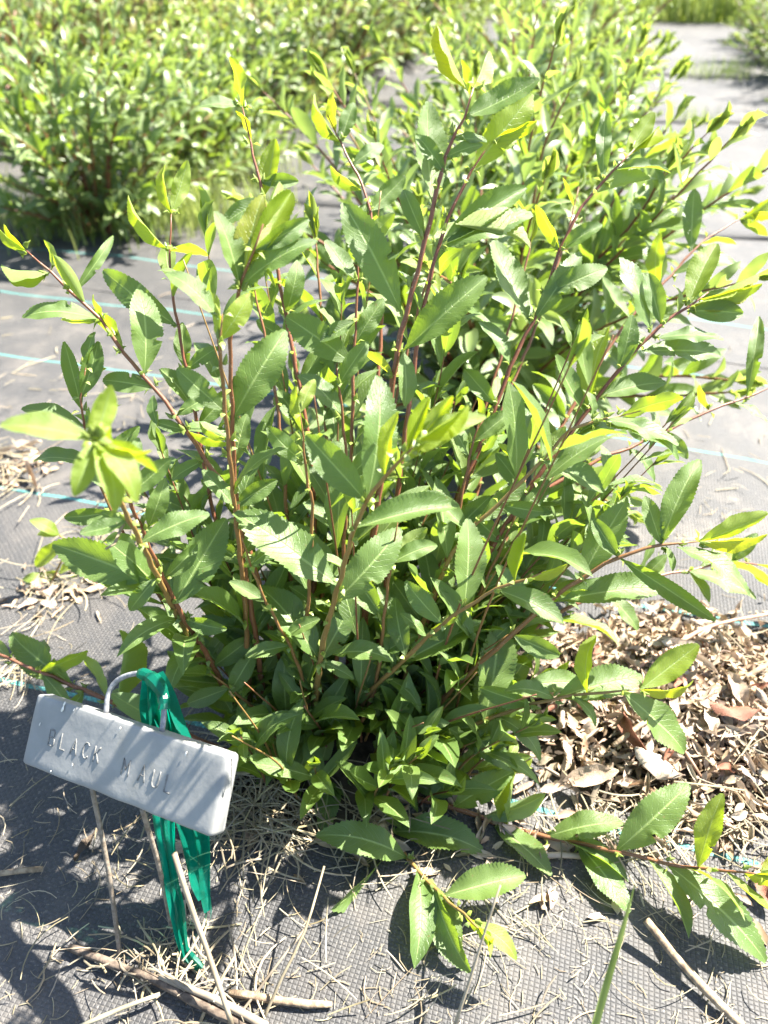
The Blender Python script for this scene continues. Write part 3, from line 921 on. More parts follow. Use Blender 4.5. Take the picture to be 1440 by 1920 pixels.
# ------------------------------------------------------------------ the other bushes
def bush_plan(seed, nst, h, spread, lmax, gap=0.017):
    """stems and leaves of one bush about its foot at the origin"""
    R = random.Random(seed)
    stems, leaves = [], []
    for i in range(nst + nst // 2):
        a = 2.4 * i + R.uniform(-.4, .4)
        lean = spread * math.sqrt((i + 0.4) / nst) * R.uniform(0.7, 1.15)
        hh = h * R.uniform(0.62, 1.08) * (1 - 0.25 * lean / spread)
        if i >= nst:      # low outer shoots that clothe the foot
            lean = spread * R.uniform(.45, 1.0); hh = h * R.uniform(.16, .42)
        r0 = R.uniform(0.0, 0.05)
        b = Vector((math.cos(a) * r0, math.sin(a) * r0, -0.004))
        o = Vector((math.cos(a), math.sin(a), 0))
        S_ = spline([b, b + o * lean * .30 + Vector((0, 0, hh * .45)), b + o * lean * .7 + Vector((R.uniform(-.02, .02), R.uniform(-.02, .02), hh * .8)), b + o * lean + Vector((0, 0, hh))], 0.012)
        stems.append((S_, R.uniform(.0022, .0034), R.choice((0, .1, .1, .6)), R.random()))
        for e in auto_leaves(S_, i, R, 0.10, gap, lambda f, p: .95, lmax, 0.03, 5):
            leaves.append(e)
    return stems, leaves


def near_bush(loc, seed, nst, h, spread, lmax, keep, label, yaw=0.0, extra=None, warm=0.08, gap=0.0145):
    """bush whose largest leaves are parts of their stems"""
    R = random.Random(seed + 5)
    root = tag(empty('willow_shrub', loc), label, 'shrub', 'willow bushes planted in rows')
    T = Matrix.Translation(loc) @ Matrix.Rotation(yaw, 4, 'Z')
    stems, leaves = bush_plan(seed, nst, h, spread, lmax, gap)
    objs = []
    for S_, r, g, rn in stems:
        o = link('stem', stem_mesh([T @ p for p in S_], r, g, rn, 6), root)
        objs.append(o)
    E_ = []
    for e in leaves:
        m = T @ e[3]
        px, py, zc = proj(m.translation)
        vis = -60 < px < 1500 and -60 < py < 1980
        E_.append((e[0] / max(zc, .1) * (1 if vis else .01) * R.uniform(.6, 1), e[1], e[2], m, e[4], e[5] or (warm if R.random() < warm else 0)))
    E_.sort(key=lambda e: -e[0])
    acc = Acc()
    for i, (sc, k, sh, m, y, w) in enumerate(E_):
        if i < keep: link('leaf', leaf_mesh(sh, y, w, 'low'), objs[k], m)
        else: add_leaf_to(acc, LOW + YOUNG_LOW, sh, m, (y, R.random(), w))
    tag(link('foliage', acc.mesh('foliage', M_LEAF_HAZED), root), kind='stuff')
    return root


def at_row(n, t, z=0.0):
    p = RN * n + RD * t
    return Vector((p.x, p.y, gz(p.x, p.y) + z))


near_bush(at_row(-0.12, 1.02), 21, 36, 0.50, 0.36, 0.075, 260, 'second willow bush in the row, right behind the tagged shrub', 0.3)
near_bush(at_row(-0.15, 1.46), 22, 36, 0.52, 0.35, 0.072, 200, 'third willow bush of the middle row beside the bare path', 1.3)
near_bush(at_row(-0.22, 1.95), 23, 36, 0.50, 0.32, 0.070, 130, 'fourth willow bush of the middle row, half hidden by the third', 2.3)
near_bush(at_row(-1.16, 1.62), 24, 36, 0.50, 0.34, 0.070, 150, 'willow bush at the left picture edge, first of the left row', 0.7)
near_bush(at_row(-1.12, 2.04), 25, 36, 0.42, 0.32, 0.066, 150, 'willow bush second from the left edge, with weedy grass at its foot', 1.9)
near_bush(at_row(-1.15, 2.50), 26, 34, 0.46, 0.32, 0.066, 100, 'third willow bush along the left row beside grey fabric', 2.9)

# far bushes: four kinds, copied along the rows
PROTO = []
for k in range(4):
    stems, leaves = bush_plan(40 + k, 32, 0.46 + 0.03 * k, 0.34, 0.072, 0.017)
    sa_, la_ = Acc(), Acc()
    R = random.Random(70 + k)
    for S_, r, g, rn in stems:
        tube(sa_, S_[::4] + [S_[-1]], r, 5, tint=(g, rn, 0))
    for e in leaves:
        w = 1.0 if (k == 3 and R.random() < (.75 if e[4] > .1 else .2)) else e[5]
        add_leaf_to(la_, FAR + YOUNG_LOW, e[2], e[3], (e[4], R.random(), w))
    PROTO.append((sa_.mesh('bush_stems', M_STEM), la_.mesh('bush_foliage', M_LEAF_HAZED)))


def far_bush(loc, k, scale, yaw, label, group):
    root = tag(empty('willow_shrub', loc), label, 'shrub', group)
    root.rotation_euler = (0, 0, yaw)
    root.scale = (scale,) * 3
    for name, me in (('stems', PROTO[k][0]), ('foliage', PROTO[k][1])):
        o = bpy.data.objects.new(name, me)
        COL.objects.link(o)
        o.parent = root
        o['kind'] = 'stuff'


def seen(p):
    for z in (0.0, 0.5):
        px, py, zc = proj(p + Vector((0, 0, z)))
        if zc > 0.3 and -260 < px < 1700 and -160 < py < 1980: return True
    return False


ROWS = [(-0.24, 2.35, 6.1, 'willow bush of the middle row far behind the tagged shrub'),
        (-1.15, 2.96, 6.1, 'willow bush in the left row beyond the grey gap'),
        (-1.95, 0.6, 4.3, 'willow bush in the second row to the left'),
        (-2.75, 0.8, 4.3, 'willow bush in the third row to the left'),
        (-3.5, 1.0, 4.3, 'willow bush in the outermost rows at top left'),
        (-4.3, 1.0, 4.3, 'willow bush in the outermost rows at top left'),
        (0.72, 3.4, 5.9, 'willow bush right of the bare fabric path')]
for ri, (n, t0, t1, lab) in enumerate(ROWS):
    t = t0
    R = random.Random(300 + ri)
    while t < t1:
        p = at_row(n + R.uniform(-.05, .05), t)
        if seen(p):
            far_bush(p, R.choice((0, 1, 2, 3) if ri < 2 or ri == 6 else (0, 3, 3, 3) if ri > 3 else (0, 1, 3, 3)), R.uniform(0.92, 1.2) * (0.66 if ri == 6 else 0.85 if ri == 0 else 1), R.uniform(0, 6.28), lab, lab.replace('bush', 'bushes'))
        t += R.uniform(0.34, 0.46)

# ------------------------------------------------------------------ grass and weeds
def blades(acc, x, y, h, R, w=0.003, lean=0.35, tint=None, seg=3, z=None):
    a = R.uniform(0, 6.28); o = Vector((math.cos(a), math.sin(a), 0)); s = Vector((-o.y, o.x, 0)) * w
    z = gz(x, y) if z is None else z
    V, F, UVs = [], [], []
    ln = R.uniform(0.1, 1) * lean
    for i in range(seg + 1):
        f = i / seg
        c = Vector((x, y, z)) + o * h * ln * f * f + Vector((0, 0, h * f * (1 - 0.25 * ln * f)))
        k = 1 - f ** 1.5
        V += [c - s * k, c + s * k]; UVs += [(0, f), (1, f)]
    for i in range(seg): F.append((2 * i, 2 * i + 1, 2 * i + 3, 2 * i + 2))
    acc.add(V, F, UVs, tint or (R.random(), R.uniform(.3, .8), R.random()))


ga = Acc(); R = random.Random(77)
for _ in range(34000):
    n = R.uniform(-7.5, 4.5); t = (6.35 if n > -1.45 else 4.55) + 3.6 * R.random() ** 1.6
    p = RN * n + RD * t
    blades(ga, p.x, p.y, R.uniform(.28, .62), R, 0.0055, 0.45, (R.random() * (1.0 if n > -1.2 else -3.2), R.uniform(.5, 1.05), R.random()), 2, -0.03)
tag(link('meadow_grass', ga.mesh('meadow_grass', M_GRASS)), 'tall bright grass standing behind the far end of the fabric', 'grass', kind='stuff')

ga = Acc()
for (px, py, sp, nb, hh) in ((395, 405, .11, 260, .15), (330, 430, .08, 160, .12), (440, 330, .08, 260, .16), (620, 235, .10, 160, .09), (1345, 148, .10, 220, .11), (1305, 232, .04, 70, .08), (1300, 1040, .0, 0, 0), (90, 440, .12, 160, .10), (230, 436, .10, 120, .09), (60, 425, .10, 120, .15), (150, 418, .10, 120, .14), (270, 420, .08, 150, .16), (350, 400, .07, 110, .14)):
    if not nb: continue
    c = on_ground(px, py)
    for _ in range(nb):
        x, y = c.x + R.gauss(0, sp), c.y + R.gauss(0, sp * .6)
        blades(ga, x, y, hh * R.uniform(.4, 1.1), R, 0.0016, 0.7)
tag(link('weedy_grass', ga.mesh('weedy_grass', M_GRASS)), 'fine weedy grass sprouting along the bush rows and fabric seams', 'grass', kind='stuff')

# ------------------------------------------------------------------ marker block
TC = Vector((-0.1805, 0.3069, 0.1483))
ax, ay, az_ = -0.7679, -0.2083, -0.4615
TR = (Matrix.Rotation(az_, 4, 'Z') @ Matrix.Rotation(ay, 4, 'Y') @ Matrix.Rotation(ax, 4, 'X'))
TM = Matrix.Translation(TC) @ TR
TW, TH, TD = 0.1806, 0.0503, 0.0135
TN = (TR @ Vector((0, -1, 0, 0)).to_4d()).to_3d() if False else (TR.to_3x3() @ Vector((0, -1, 0)))


def on_tag(px, py, depth):
    """point of the plane `depth` behind the marker's face"""
    r = ray(px, py)
    p0 = TC - TN * depth
    return CAM + r * ((p0 - CAM).dot(TN) / r.dot(TN))


q = NT('weathered_white_paint')
tc = q.n('ShaderNodeTexCoord')
n1 = q.noise(28, 5, tc.outputs['Object'], 0.6); n2 = q.noise(190, 3, tc.outputs['Object']); n3 = q.noise(8, 3, tc.outputs['Object'])
c = q.mix(q.ss(n1, 0.3, 0.75), (0.20, 0.20, 0.19), (0.275, 0.27, 0.25))
c = q.mix(q.math('MULTIPLY', q.ss(n3, 0.5, 0.75), 0.45), c, (0.19, 0.20, 0.205))
c = q.mix(q.math('MULTIPLY', q.ss(n2, 0.66, 0.74), 0.35), c, (0.25, 0.24, 0.21))
c = q.mix(q.math('MULTIPLY', q.ss(n1, 0.55, 0.75), 0.40), c, (0.17, 0.155, 0.12))
M_PAINT = q.done(q.bsdf(c, 0.5, 0.4, q.bump(q.math('ADD', q.math('MULTIPLY', n1, .6), q.math('MULTIPLY', n2, .4)), 0.35, 0.0015)))
M_STAMP = simple('stamped_groove', (0.125, 0.125, 0.118), (0.20, 0.198, 0.185), 160, 0.8, 0.2, 0.4)
M_WIRE = simple('galvanised_wire', (0.14, 0.14, 0.145), (0.27, 0.27, 0.275), 220, 0.45, 0.6, 0.3)
M_WIRE_RUST = simple('dull_wire_leg', (0.13, 0.10, 0.07), (0.24, 0.20, 0.155), 240, 0.65, 0.4, 0.5)
M_CHIP = simple('bare_chip', (0.62, 0.58, 0.48), (0.78, 0.75, 0.68), 300, 0.7, 0.3, 0.6)

marker = tag(empty('plant_marker', on_ground(270, 1760)), 'white painted block stamped BLACK MAUL on two wire legs', 'plant marker')
# bevelled, slightly uneven block
acc = Acc()
nx, nz = 46, 14
rad = 0.0020
V, F, UVs = [], [], []
loop_prof = []     # cross-section of the block in (y, z), rounded corners
for cy, cz, a0 in ((0 + rad, TH / 2 - rad, 180), (0 + rad, -TH / 2 + rad, 270), (TD - rad, -TH / 2 + rad, 0), (TD - rad, TH / 2 - rad, 90)):
    arc = [a0 - 22.5 * k * (1 if False else 1) for k in range(5)]
sec = []
for (cy, cz, s0) in ((rad, TH / 2 - rad, 90), (rad, -TH / 2 + rad, 180), (TD - rad, -TH / 2 + rad, 270), (TD - rad, TH / 2 - rad, 0)):
    for k in range(4):
        a = math.radians(s0 + 30 * k)
        sec.append((cy + rad * math.cos(a), cz + rad * math.sin(a)))
# add points along the long faces so that they can be uneven
full = []
for i in range(len(sec)):
    a, b = sec[i], sec[(i + 1) % len(sec)]
    n = max(1, int(math.hypot(b[0] - a[0], b[1] - a[1]) / 0.004))
    for k in range(n): full.append((a[0] + (b[0] - a[0]) * k / n, a[1] + (b[1] - a[1]) * k / n))
m_ = len(full)
xs = [-TW / 2, -TW / 2 + .0006, -TW / 2 + .0018, -TW / 2 + .004] + [-TW / 2 + .004 + (TW - .008) * k / nx for k in range(1, nx)] + [TW / 2 - .004, TW / 2 - .0018, TW / 2 - .0006, TW / 2]
ins = {0: .0030, 1: .0016, 2: .0005, len(xs) - 3: .0005, len(xs) - 2: .0016, len(xs) - 1: .0030}
for i, x in enumerate(xs):
    k = ins.get(i, 0)
    for (y, z) in full:
        yy = y + (k if y < TD / 2 else -k); zz = z - math.copysign(k, z)
        nz_ = noise.noise(Vector((x * 45, z * 60, y * 80))) * 0.0004 + noise.noise(Vector((x * 180, z * 200, 3))) * 0.0002
        V.append(TM @ Vector((x, yy + nz_, zz + nz_)))
for i in range(len(xs) - 1):
    for k in range(m_):
        k2 = (k + 1) % m_
        F.append((i * m_ + k, i * m_ + k2, (i + 1) * m_ + k2, (i + 1) * m_ + k))
F.append(tuple(range(m_ - 1, -1, -1))); F.append(tuple((len(xs) - 1) * m_ + k for k in range(m_)))
acc.add(V, F)
block = link('block', acc.mesh('block', M_PAINT), marker)

# stamped letters: thin strokes let into the face (dark groove lines)
GLY = {'B': [[(0, 0), (0, 1), (.5, 1), (.66, .86), (.62, .62), (.45, .54), (0, .54)], [(.45, .54), (.72, .42), (.70, .12), (.5, 0), (0, 0)]],
       'L': [[(0, 1), (0, 0), (.62, 0)]],
       'A': [[(0, 0), (.36, 1), (.72, 0)], [(.14, .36), (.58, .36)]],
       'C': [[(.68, .82), (.5, .98), (.25, .98), (.05, .78), (0, .5), (.05, .22), (.25, .02), (.5, .02), (.68, .18)]],
       'K': [[(0, 0), (0, 1)], [(.62, 1), (.04, .46)], [(.2, .60), (.66, 0)]],
       'M': [[(0, 0), (.06, 1), (.40, .35), (.74, 1), (.80, 0)]],
       'U': [[(0, 1), (0, .28), (.14, .04), (.36, 0), (.56, .06), (.68, .28), (.68, 1)]]}
WORD = [('B', 90, 1396), ('L', 112, 1404), ('A', 131, 1413), ('C', 153, 1420), ('K', 174, 1428), ('M', 226, 1452), ('A', 258, 1463), ('U', 283, 1474), ('L', 307, 1484)]
TXI = TM.inverted()
for ch, px, py in WORD:
    q3 = TXI @ on_tag(px, py, 0)
    acc = Acc()
    hgt = 0.0108; wid = 0.0098
    jit = rng.uniform(-.06, .06)
    for st in GLY[ch]:
        pts = []
        for (gx, gy) in st:
            X = q3.x + (gx + jit * gy) * wid * .82; Z = q3.z + (gy) * hgt
            pts.append((X, Z))
        dense = []
        for a, b in zip(pts, pts[1:]):
            for k in range(4): dense.append((a[0] + (b[0] - a[0]) * k / 4, a[1] + (b[1] - a[1]) * k / 4))
        dense.append(pts[-1])
        P = [TM @ Vector((x, noise.noise(Vector((x * 45, z * 60, 0))) * 0.0004 + noise.noise(Vector((x * 180, z * 200, 3))) * 0.0002 - 0.0001, z)) for x, z in dense]
        tube(acc, P, [0.00062 * rng.uniform(.6, 1.1) for _ in P], 6)
    link('letter', acc.mesh('letter', M_STAMP), block)
# chips where the paint has come off
for (px, py, s) in ((118, 1330, .0034), (122, 1320, .002), (140, 1331, .0018), (227, 1366, .0022), (350, 1413, .0024), (76, 1358, .002), (137, 1434, .002), (97, 1446, .0016)):
    c0 = TXI @ on_tag(px, py, 0)
    V = []
    nn = 7
    for k in range(nn):
        a = 6.283 * k / nn; r = s * rng.uniform(.35, 1)
        V.append(TM @ Vector((c0.x + r * .5 * math.cos(a) + r * .25 * math.sin(a), -0.0007, c0.z + r * math.sin(a))))
    V.append(TM @ Vector((c0.x, -0.0012, c0.z)))
    acc = Acc(); acc.add(V, [(k, (k + 1) % nn, nn) for k in range(nn)])
    link('chip', acc.mesh('chip', M_CHIP), block)

mid = TD / 2
arch = [on_tag(199, 1338, mid), on_tag(201, 1312, mid), on_tag(207, 1292, mid), on_tag(220, 1276, mid), on_tag(240, 1266, mid), on_tag(262, 1263, mid), on_tag(282, 1269, mid), on_tag(298, 1285, mid), on_tag(306, 1304, mid), on_tag(308, 1330, mid), on_tag(304, 1372, mid)]
acc = Acc(); tube(acc, spline(arch, 0.003), 0.0019, 10)
link('wire_handle', acc.mesh('wire_handle', M_WIRE), marker)
f1, f2 = on_ground(224, 1790), on_ground(322, 1745)
t1, t2 = on_tag(172, 1476, mid), on_tag(266, 1515, mid)
for a, b in ((t1, f1), (t2, f2)):
    m1 = a.lerp(b, .5) + Vector((0.0015, 0.001, 0))
    d = (b - a).normalized()
    acc = Acc(); tube(acc, spline([a, m1, b + d * 0.012], 0.006), 0.00175, 9)
    link('wire_leg', acc.mesh('wire_leg', M_WIRE_RUST), marker)

# ------------------------------------------------------------------ green flagging tape
q = NT('green_flagging_tape')
tc = q.n('ShaderNodeTexCoord')
nz = q.noise(45, 3, tc.outputs['Object'])
c = q.mix(nz, (0.0, 0.085, 0.055), (0.006, 0.15, 0.10))
b = q.bsdf(c, 0.28, 0.5, q.bump(nz, 0.3, 0.002))
t = q.n('ShaderNodeBsdfTranslucent'); t.inputs[0].default_value = (0.0, 0.40, 0.25, 1)
mx = q.n('ShaderNodeMixShader'); mx.inputs[0].default_value = 0.42
q.l(b, mx.inputs[1]); q.l(t.outputs[0], mx.inputs[2])
tp = q.n('ShaderNodeBsdfTransparent'); tp.inputs[0].default_value = (0.25, 0.75, 0.6, 1)
m2 = q.n('ShaderNodeMixShader'); m2.inputs[0].default_value = 0.12
q.l(mx.outputs[0], m2.inputs[1]); q.l(tp.outputs[0], m2.inputs[2])
M_TAPE = q.done(m2.outputs[0])


def ribbon(rows, zig=0.0, cols=9, parts=5, seed=1):
    """rows: (left px, left py, right px, right py, distance Y); pleats in depth"""
    R = random.Random(seed)
    Ls = spline([at_y(r[0], r[1], r[4]) for r in rows], 0.005)
    Rs = spline([at_y(r[2], r[3], r[4] + (r[5] if len(r) > 5 else 0)) for r in rows], 0.005)
    n = max(len(Ls), len(Rs))
    Ls = [Ls[min(len(Ls) - 1, int(i * (len(Ls) - 1) / (n - 1) + .5))] for i in range(n)]
    Rs = [Rs[min(len(Rs) - 1, int(i * (len(Rs) - 1) / (n - 1) + .5))] for i in range(n)]
    V, F, UVs = [], [], []
    for i in range(n):
        f = i / (n - 1)
        for k in range(cols):
            g = k / (cols - 1)
            p = Ls[i].lerp(Rs[i], g)
            p = p - FWD * zig * (abs((g * 2.2 + .35 * math.sin(f * 3 + seed)) % 1 - .5) * 2 - .5)
            V.append(p); UVs.append((g, f))
    for i in range(n - 1):
        for k in range(cols - 1):
            a = i * cols + k
            F.append((a, a + 1, a + cols + 1, a + cols))
    acc = Acc(); acc.add(V, F, UVs)
    return acc.mesh('tape', M_TAPE, False)


ya = on_tag(280, 1268, mid).y
tape = tag(empty('flagging_tape', on_tag(280, 1268, mid)), 'green plastic ribbon knotted to the wire handle of the white marker', 'ribbon')
link('streamer', ribbon([(266, 1262, 300, 1262, ya + .003), (264, 1300, 326, 1306, ya + .008), (266, 1345, 348, 1362, .338), (300, 1440, 388, 1455, .322), (330, 1545, 396, 1568, .303), (346, 1610, 396, 1640, .287), (356, 1645, 396, 1690, .273), (372, 1672, 397, 1722, .266)], .016, 19, seed=2), tape)
link('streamer', ribbon([(276, 1268, 296, 1272, ya + .002), (276, 1330, 318, 1340, .338), (278, 1450, 330, 1455, .318), (288, 1545, 330, 1560, .296), (304, 1620, 334, 1640, .279), (316, 1690, 346, 1700, .264), (328, 1752, 350, 1757, .2515), (335, 1777, 352, 1777, .2455), (342, 1800, 364, 1792, .239), (366, 1824, 382, 1812, .2335)], .006, 9, seed=4), tape)
# the knot: the ribbon wound round the top of the arch
acc = Acc()
kc = spline(arch, 0.003)
i0 = min(range(len(kc)), key=lambda i: abs(proj(kc[i])[0] - 262) + abs(proj(kc[i])[1] - 1262))
seg = kc[i0:i0 + 12]
tube(acc, seg, [0.0034 + 0.0011 * abs(math.sin(i * 1.9)) for i in range(len(seg))], 9)
tube(acc, [p + Vector((0.001, -0.002, .001)) for p in seg[2:9]], [0.003, .0048, .0056, .005, .0052, .0042, .002][:len(seg[2:9])], 7)
link('knot', acc.mesh('knot', M_TAPE, False), tape)

# ------------------------------------------------------------------ twigs, stalks and blades one can pick out
def strand(name, pts, r0, r1, mat, label, cat, group=None, sides=7, step=0.012, knots=0.0):
    P = spline(pts, step)
    acc = Acc()
    n = len(P)
    rr = [(r0 + (r1 - r0) * i / (n - 1)) * (1 + knots * (rng.random() - .4)) for i in range(n)]
    P = [p + Vector((rng.uniform(-1, 1), rng.uniform(-1, 1), rng.uniform(-.5, 1))) * r0 * knots * .5 for p in P]
    tube(acc, P, rr, sides, tint=(rng.random(), rng.uniform(.45, .75), rng.random()))
    o = link(name, acc.mesh(name, mat))
    return tag(o, label, cat, group)


G = on_ground
strand('dry_twig', [G(1212, 1726, .022), G(1262, 1790, .013), G(1320, 1853, .008), G(1392, 1925, .006)], .0029, .0034, M_TWIG, 'thick straight dry stalk lying at the lower right on bare fabric', 'twig', knots=.2)
strand('dry_twig', [G(128, 1776, .006), G(210, 1806, .008), G(300, 1842, .008), G(390, 1888, .008), G(480, 1935, .006)], .0026, .0034, M_TWIG_DARK, 'long dark twig lying at the foot of the marker legs', 'twig', knots=.4)
strand('dry_twig', [G(300, 1832, .010), G(400, 1872, .012), G(500, 1925, .010)], .0022, .0026, M_STRAW, 'pale straw stalk lying along the long dark twig', 'twig', knots=.2)
strand('dry_twig', [G(430, 1862, .005), G(530, 1878, .005), G(622, 1884, .004)], .0026, .0022, M_TWIG, 'short brown twig at the bottom left of centre, right of the crossed straws', 'twig', knots=.4)
strand('dry_twig', [G(-10, 1640, .004), G(40, 1633, .005), G(80, 1630, .004)], .0024, .002, M_TWIG, 'short stick lying at the left edge below the marker', 'twig', knots=.3)
strand('dry_twig', [G(1180, 1262, .035), G(1260, 1212, .032), G(1340, 1172, .022), G(1460, 1148, .012)], .0022, .0016, M_TWIG_PINK, 'long pinkish stem leaning over the far edge of the leaf litter', 'twig', knots=.15)
strand('dry_twig', [G(1150, 1398, .03), G(1240, 1335, .034), G(1330, 1305, .034), G(1460, 1235, .03)], .0022, .0026, M_TWIG, 'grey brown stick lying across the leaf litter at the right', 'twig', knots=.3)
strand('dry_twig', [G(1240, 1355, .040), G(1275, 1395, .036), G(1320, 1465, .018)], .0017, .0011, M_TWIG_PINK, 'thin orange stalk standing in the leaf litter under a drooping leaf', 'twig', knots=.1)
strand('dry_twig', [G(1330, 1468, .012), G(1400, 1496, .012), G(1460, 1520, .010)], .0018, .0018, M_TWIG, 'bent twig in the litter at the right edge above the teal thread', 'twig', knots=.3)
strand('dry_twig', [G(1010, 1606, .006), G(1050, 1603, .006), G(1090, 1606, .006)], .0024, .0022, M_DEAD_PALE, 'pale bare stick on the fabric below the lowest branch', 'twig', knots=.2)
strand('straw_stalk', [at_y(327, 1600, .268), at_y(355, 1690, .250), at_y(388, 1780, .232), at_y(412, 1850, .212), at_y(436, 1925, .196)], .0021, .0018, M_STRAW, 'thick tan straw leaning on the green ribbon', 'straw', knots=.1)
strand('straw_stalk', [at_y(488, 1925, .20), at_y(530, 1830, .222), at_y(572, 1745, .245), at_y(608, 1624, .285)], .0012, .0008, M_STRAW, 'long thin straw rising from the bottom edge towards the bush foot', 'straw')
strand('straw_stalk', [at_y(432, 1925, .20), at_y(480, 1862, .217), at_y(530, 1795, .235), at_y(572, 1742, .25)], .0011, .0009, M_STRAW, 'thin pale straw crossing the thick tan one at the bottom edge', 'straw')
strand('straw_stalk', [at_y(372, 1925, .20), at_y(400, 1862, .215), at_y(440, 1795, .235)], .0013, .0010, M_STRAW, 'short pale straw crossing the dark twig at the bottom', 'straw')
strand('straw_stalk', [G(150, 1925, .012), G(230, 1890, .012), G(300, 1864, .010)], .0018, .0014, M_STRAW, 'flat yellow straw lying at the bottom left corner', 'straw')
strand('straw_stalk', [at_y(-10, 1815, .24), at_y(26, 1760, .26)], .0012, .0006, M_STRAW, 'straw tip poking in at the left edge below the marker', 'straw')
strand('straw_stalk', [at_y(850, 1930, .175), at_y(880, 1840, .19), at_y(908, 1750, .205), at_y(938, 1660, .22)], .0011, .0006, M_STRAW, 'pale dry grass stalk standing at the bottom centre', 'straw')
strand('straw_stalk', [G(240, 985, .10) if False else at_y(275, 955, .40), at_y(235, 975, .385), at_y(215, 1020, .37), at_y(198, 1030, .365)], .0010, .0008, M_STRAW, 'withered stalk caught in the leftmost stems of the shrub', 'straw', knots=.4)


def blade(name, pts, w, mat, label, cat):
    P = spline(pts, .008); n = len(P)
    V, F, UVs = [], [], []
    for i, p in enumerate(P):
        d = (P[min(n - 1, i + 1)] - P[max(0, i - 1)]).normalized()
        s = d.cross((CAM - p).normalized()).normalized()
        s = (s + FWD * .5).normalized()
        k = w * (1 - (i / (n - 1)) ** 2.2) + .0002
        up = s.cross(d) * k * .5
        V += [p - s * k + up, p, p + s * k + up]; UVs += [(0, i / n), (.5, i / n), (1, i / n)]
    for i in range(n - 1):
        a = 3 * i
        F += [(a, a + 1, a + 4, a + 3), (a + 1, a + 2, a + 5, a + 4)]
    acc = Acc(); acc.add(V, F, UVs)
    return tag(link(name, acc.mesh(name, mat)), label, cat)


blade('grass_blade', [at_y(1112, 1930, .165), at_y(1140, 1830, .18), at_y(1164, 1750, .19), at_y(1190, 1658, .20)], .0022, M_BLADE, 'single green grass blade standing out of focus at the bottom right', 'grass blade')

# ------------------------------------------------------------------ straw and dead leaves
def straw_piece(acc, x, y, z, L, w, R, lift=0.0, bend=.09):
    a = R.uniform(0, 6.28)
    d = Vector((math.cos(a), math.sin(a), 0)); s = Vector((-d.y, d.x, 0))
    b = R.gauss(0, bend) * L
    V, F = [], []
    n = 6 if L > .03 else (3 if L > .012 else 2)
    tilt = R.uniform(-.5, 1) * lift
    for i in range(n + 1):
        f = i / n - .5
        c = Vector((x, y, 0)) + d * L * f + s * b * (f * f * 4 - .4)
        c.z = gz(c.x, c.y) + z + tilt * (f + .5) + .0012
        k = w * (1 - .5 * abs(f))
        V += [c - s * k, c + Vector((0, 0, k * 1.1)), c + s * k]
    for i in range(n):
        a0 = 3 * i
        F += [(a0, a0 + 1, a0 + 4, a0 + 3), (a0 + 1, a0 + 2, a0 + 5, a0 + 4)]
    acc.add(V, F, None, (R.random(), min(1, max(0, R.gauss(.52, .22))), R.random()))


sacc = Acc(); R = random.Random(501)
def straw_patch(px, py, sx, sy, n, L0, L1, w0, w1, pile=.006):
    for _ in range(n):
        x = R.gauss(px, sx); y = R.gauss(py, sy)
        if y < 700: y = 700 + R.random() * 50
        p = G(x, min(y, 1990))
        straw_piece(sacc, p.x, p.y, R.random() * pile, R.uniform(L0, L1) * R.choice((.5, .8, 1)), R.uniform(w0, w1) * .8, R, R.uniform(0, .012))


straw_patch(520, 1540, 120, 50, 230, .02, .075, .0004, .0011, .016)
straw_patch(480, 1480, 55, 55, 130, .03, .085, .0005, .0012, .02)
straw_patch(720, 1600, 170, 60, 60, .015, .06, .0003, .0009, .010)
straw_patch(330, 1800, 100, 34, 80, .015, .06, .0004, .0013, .012)
straw_patch(560, 1840, 220, 60, 36, .012, .06, .0003, .0009)
straw_patch(960, 1690, 110, 50, 55, .012, .06, .0003, .0009)
straw_patch(1270, 1550, 130, 45, 190, .015, .07, .0004, .0012, .012)
straw_patch(1390, 1330, 60, 80, 200, .02, .08, .0004, .0013, .03)
straw_patch(1310, 1760, 110, 80, 40, .012, .05, .0003, .0008)
straw_patch(850, 1850, 180, 60, 32, .010, .045, .0003, .0008)
straw_patch(170, 1560, 150, 90, 50, .008, .045, .0003, .0008)
straw_patch(120, 1700, 110, 90, 40, .008, .04, .0003, .0008)
straw_patch(80, 1130, 50, 45, 36, .03, .11, .0005, .0012, .015)
straw_patch(20, 1265, 35, 20, 45, .02, .06, .0004, .001)
straw_patch(230, 1020, 60, 40, 60, .03, .08, .0005, .0014, .01)
straw_patch(20, 890, 40, 35, 70, .02, .07, .0005, .0014, .015)
straw_patch(1330, 960, 80, 60, 40, .01, .04, .0004, .0009)
straw_patch(150, 760, 140, 60, 70, .015, .05, .0005, .0010)
for _ in range(900):      # crumbs everywhere in front
    p = G(R.uniform(-30, 1470), 1990 - 900 * R.random() ** 1.4)
    straw_piece(sacc, p.x, p.y, 0, R.uniform(.003, .016), R.uniform(.0002, .0005), R)
for _ in range(650):       # and hay blown over the fabric farther off
    n = R.uniform(-2.2, 1.4); t = R.uniform(.8, 2.6)
    p = RN * (n) + RD * (t + .12 * math.sin(n * 3))
    if math.sin(t * 7.5 + math.sin(n * 2) * 1.2) < .1 and R.random() < .75: continue
    straw_piece(sacc, p.x, p.y, .001, R.uniform(.015, .06), R.uniform(.0005, .0012), R)
tag(link('straw_litter', sacc.mesh('straw_litter', M_STRAW)), 'loose dry straw and hay crumbs scattered over the dark fabric', 'straw', kind='stuff')


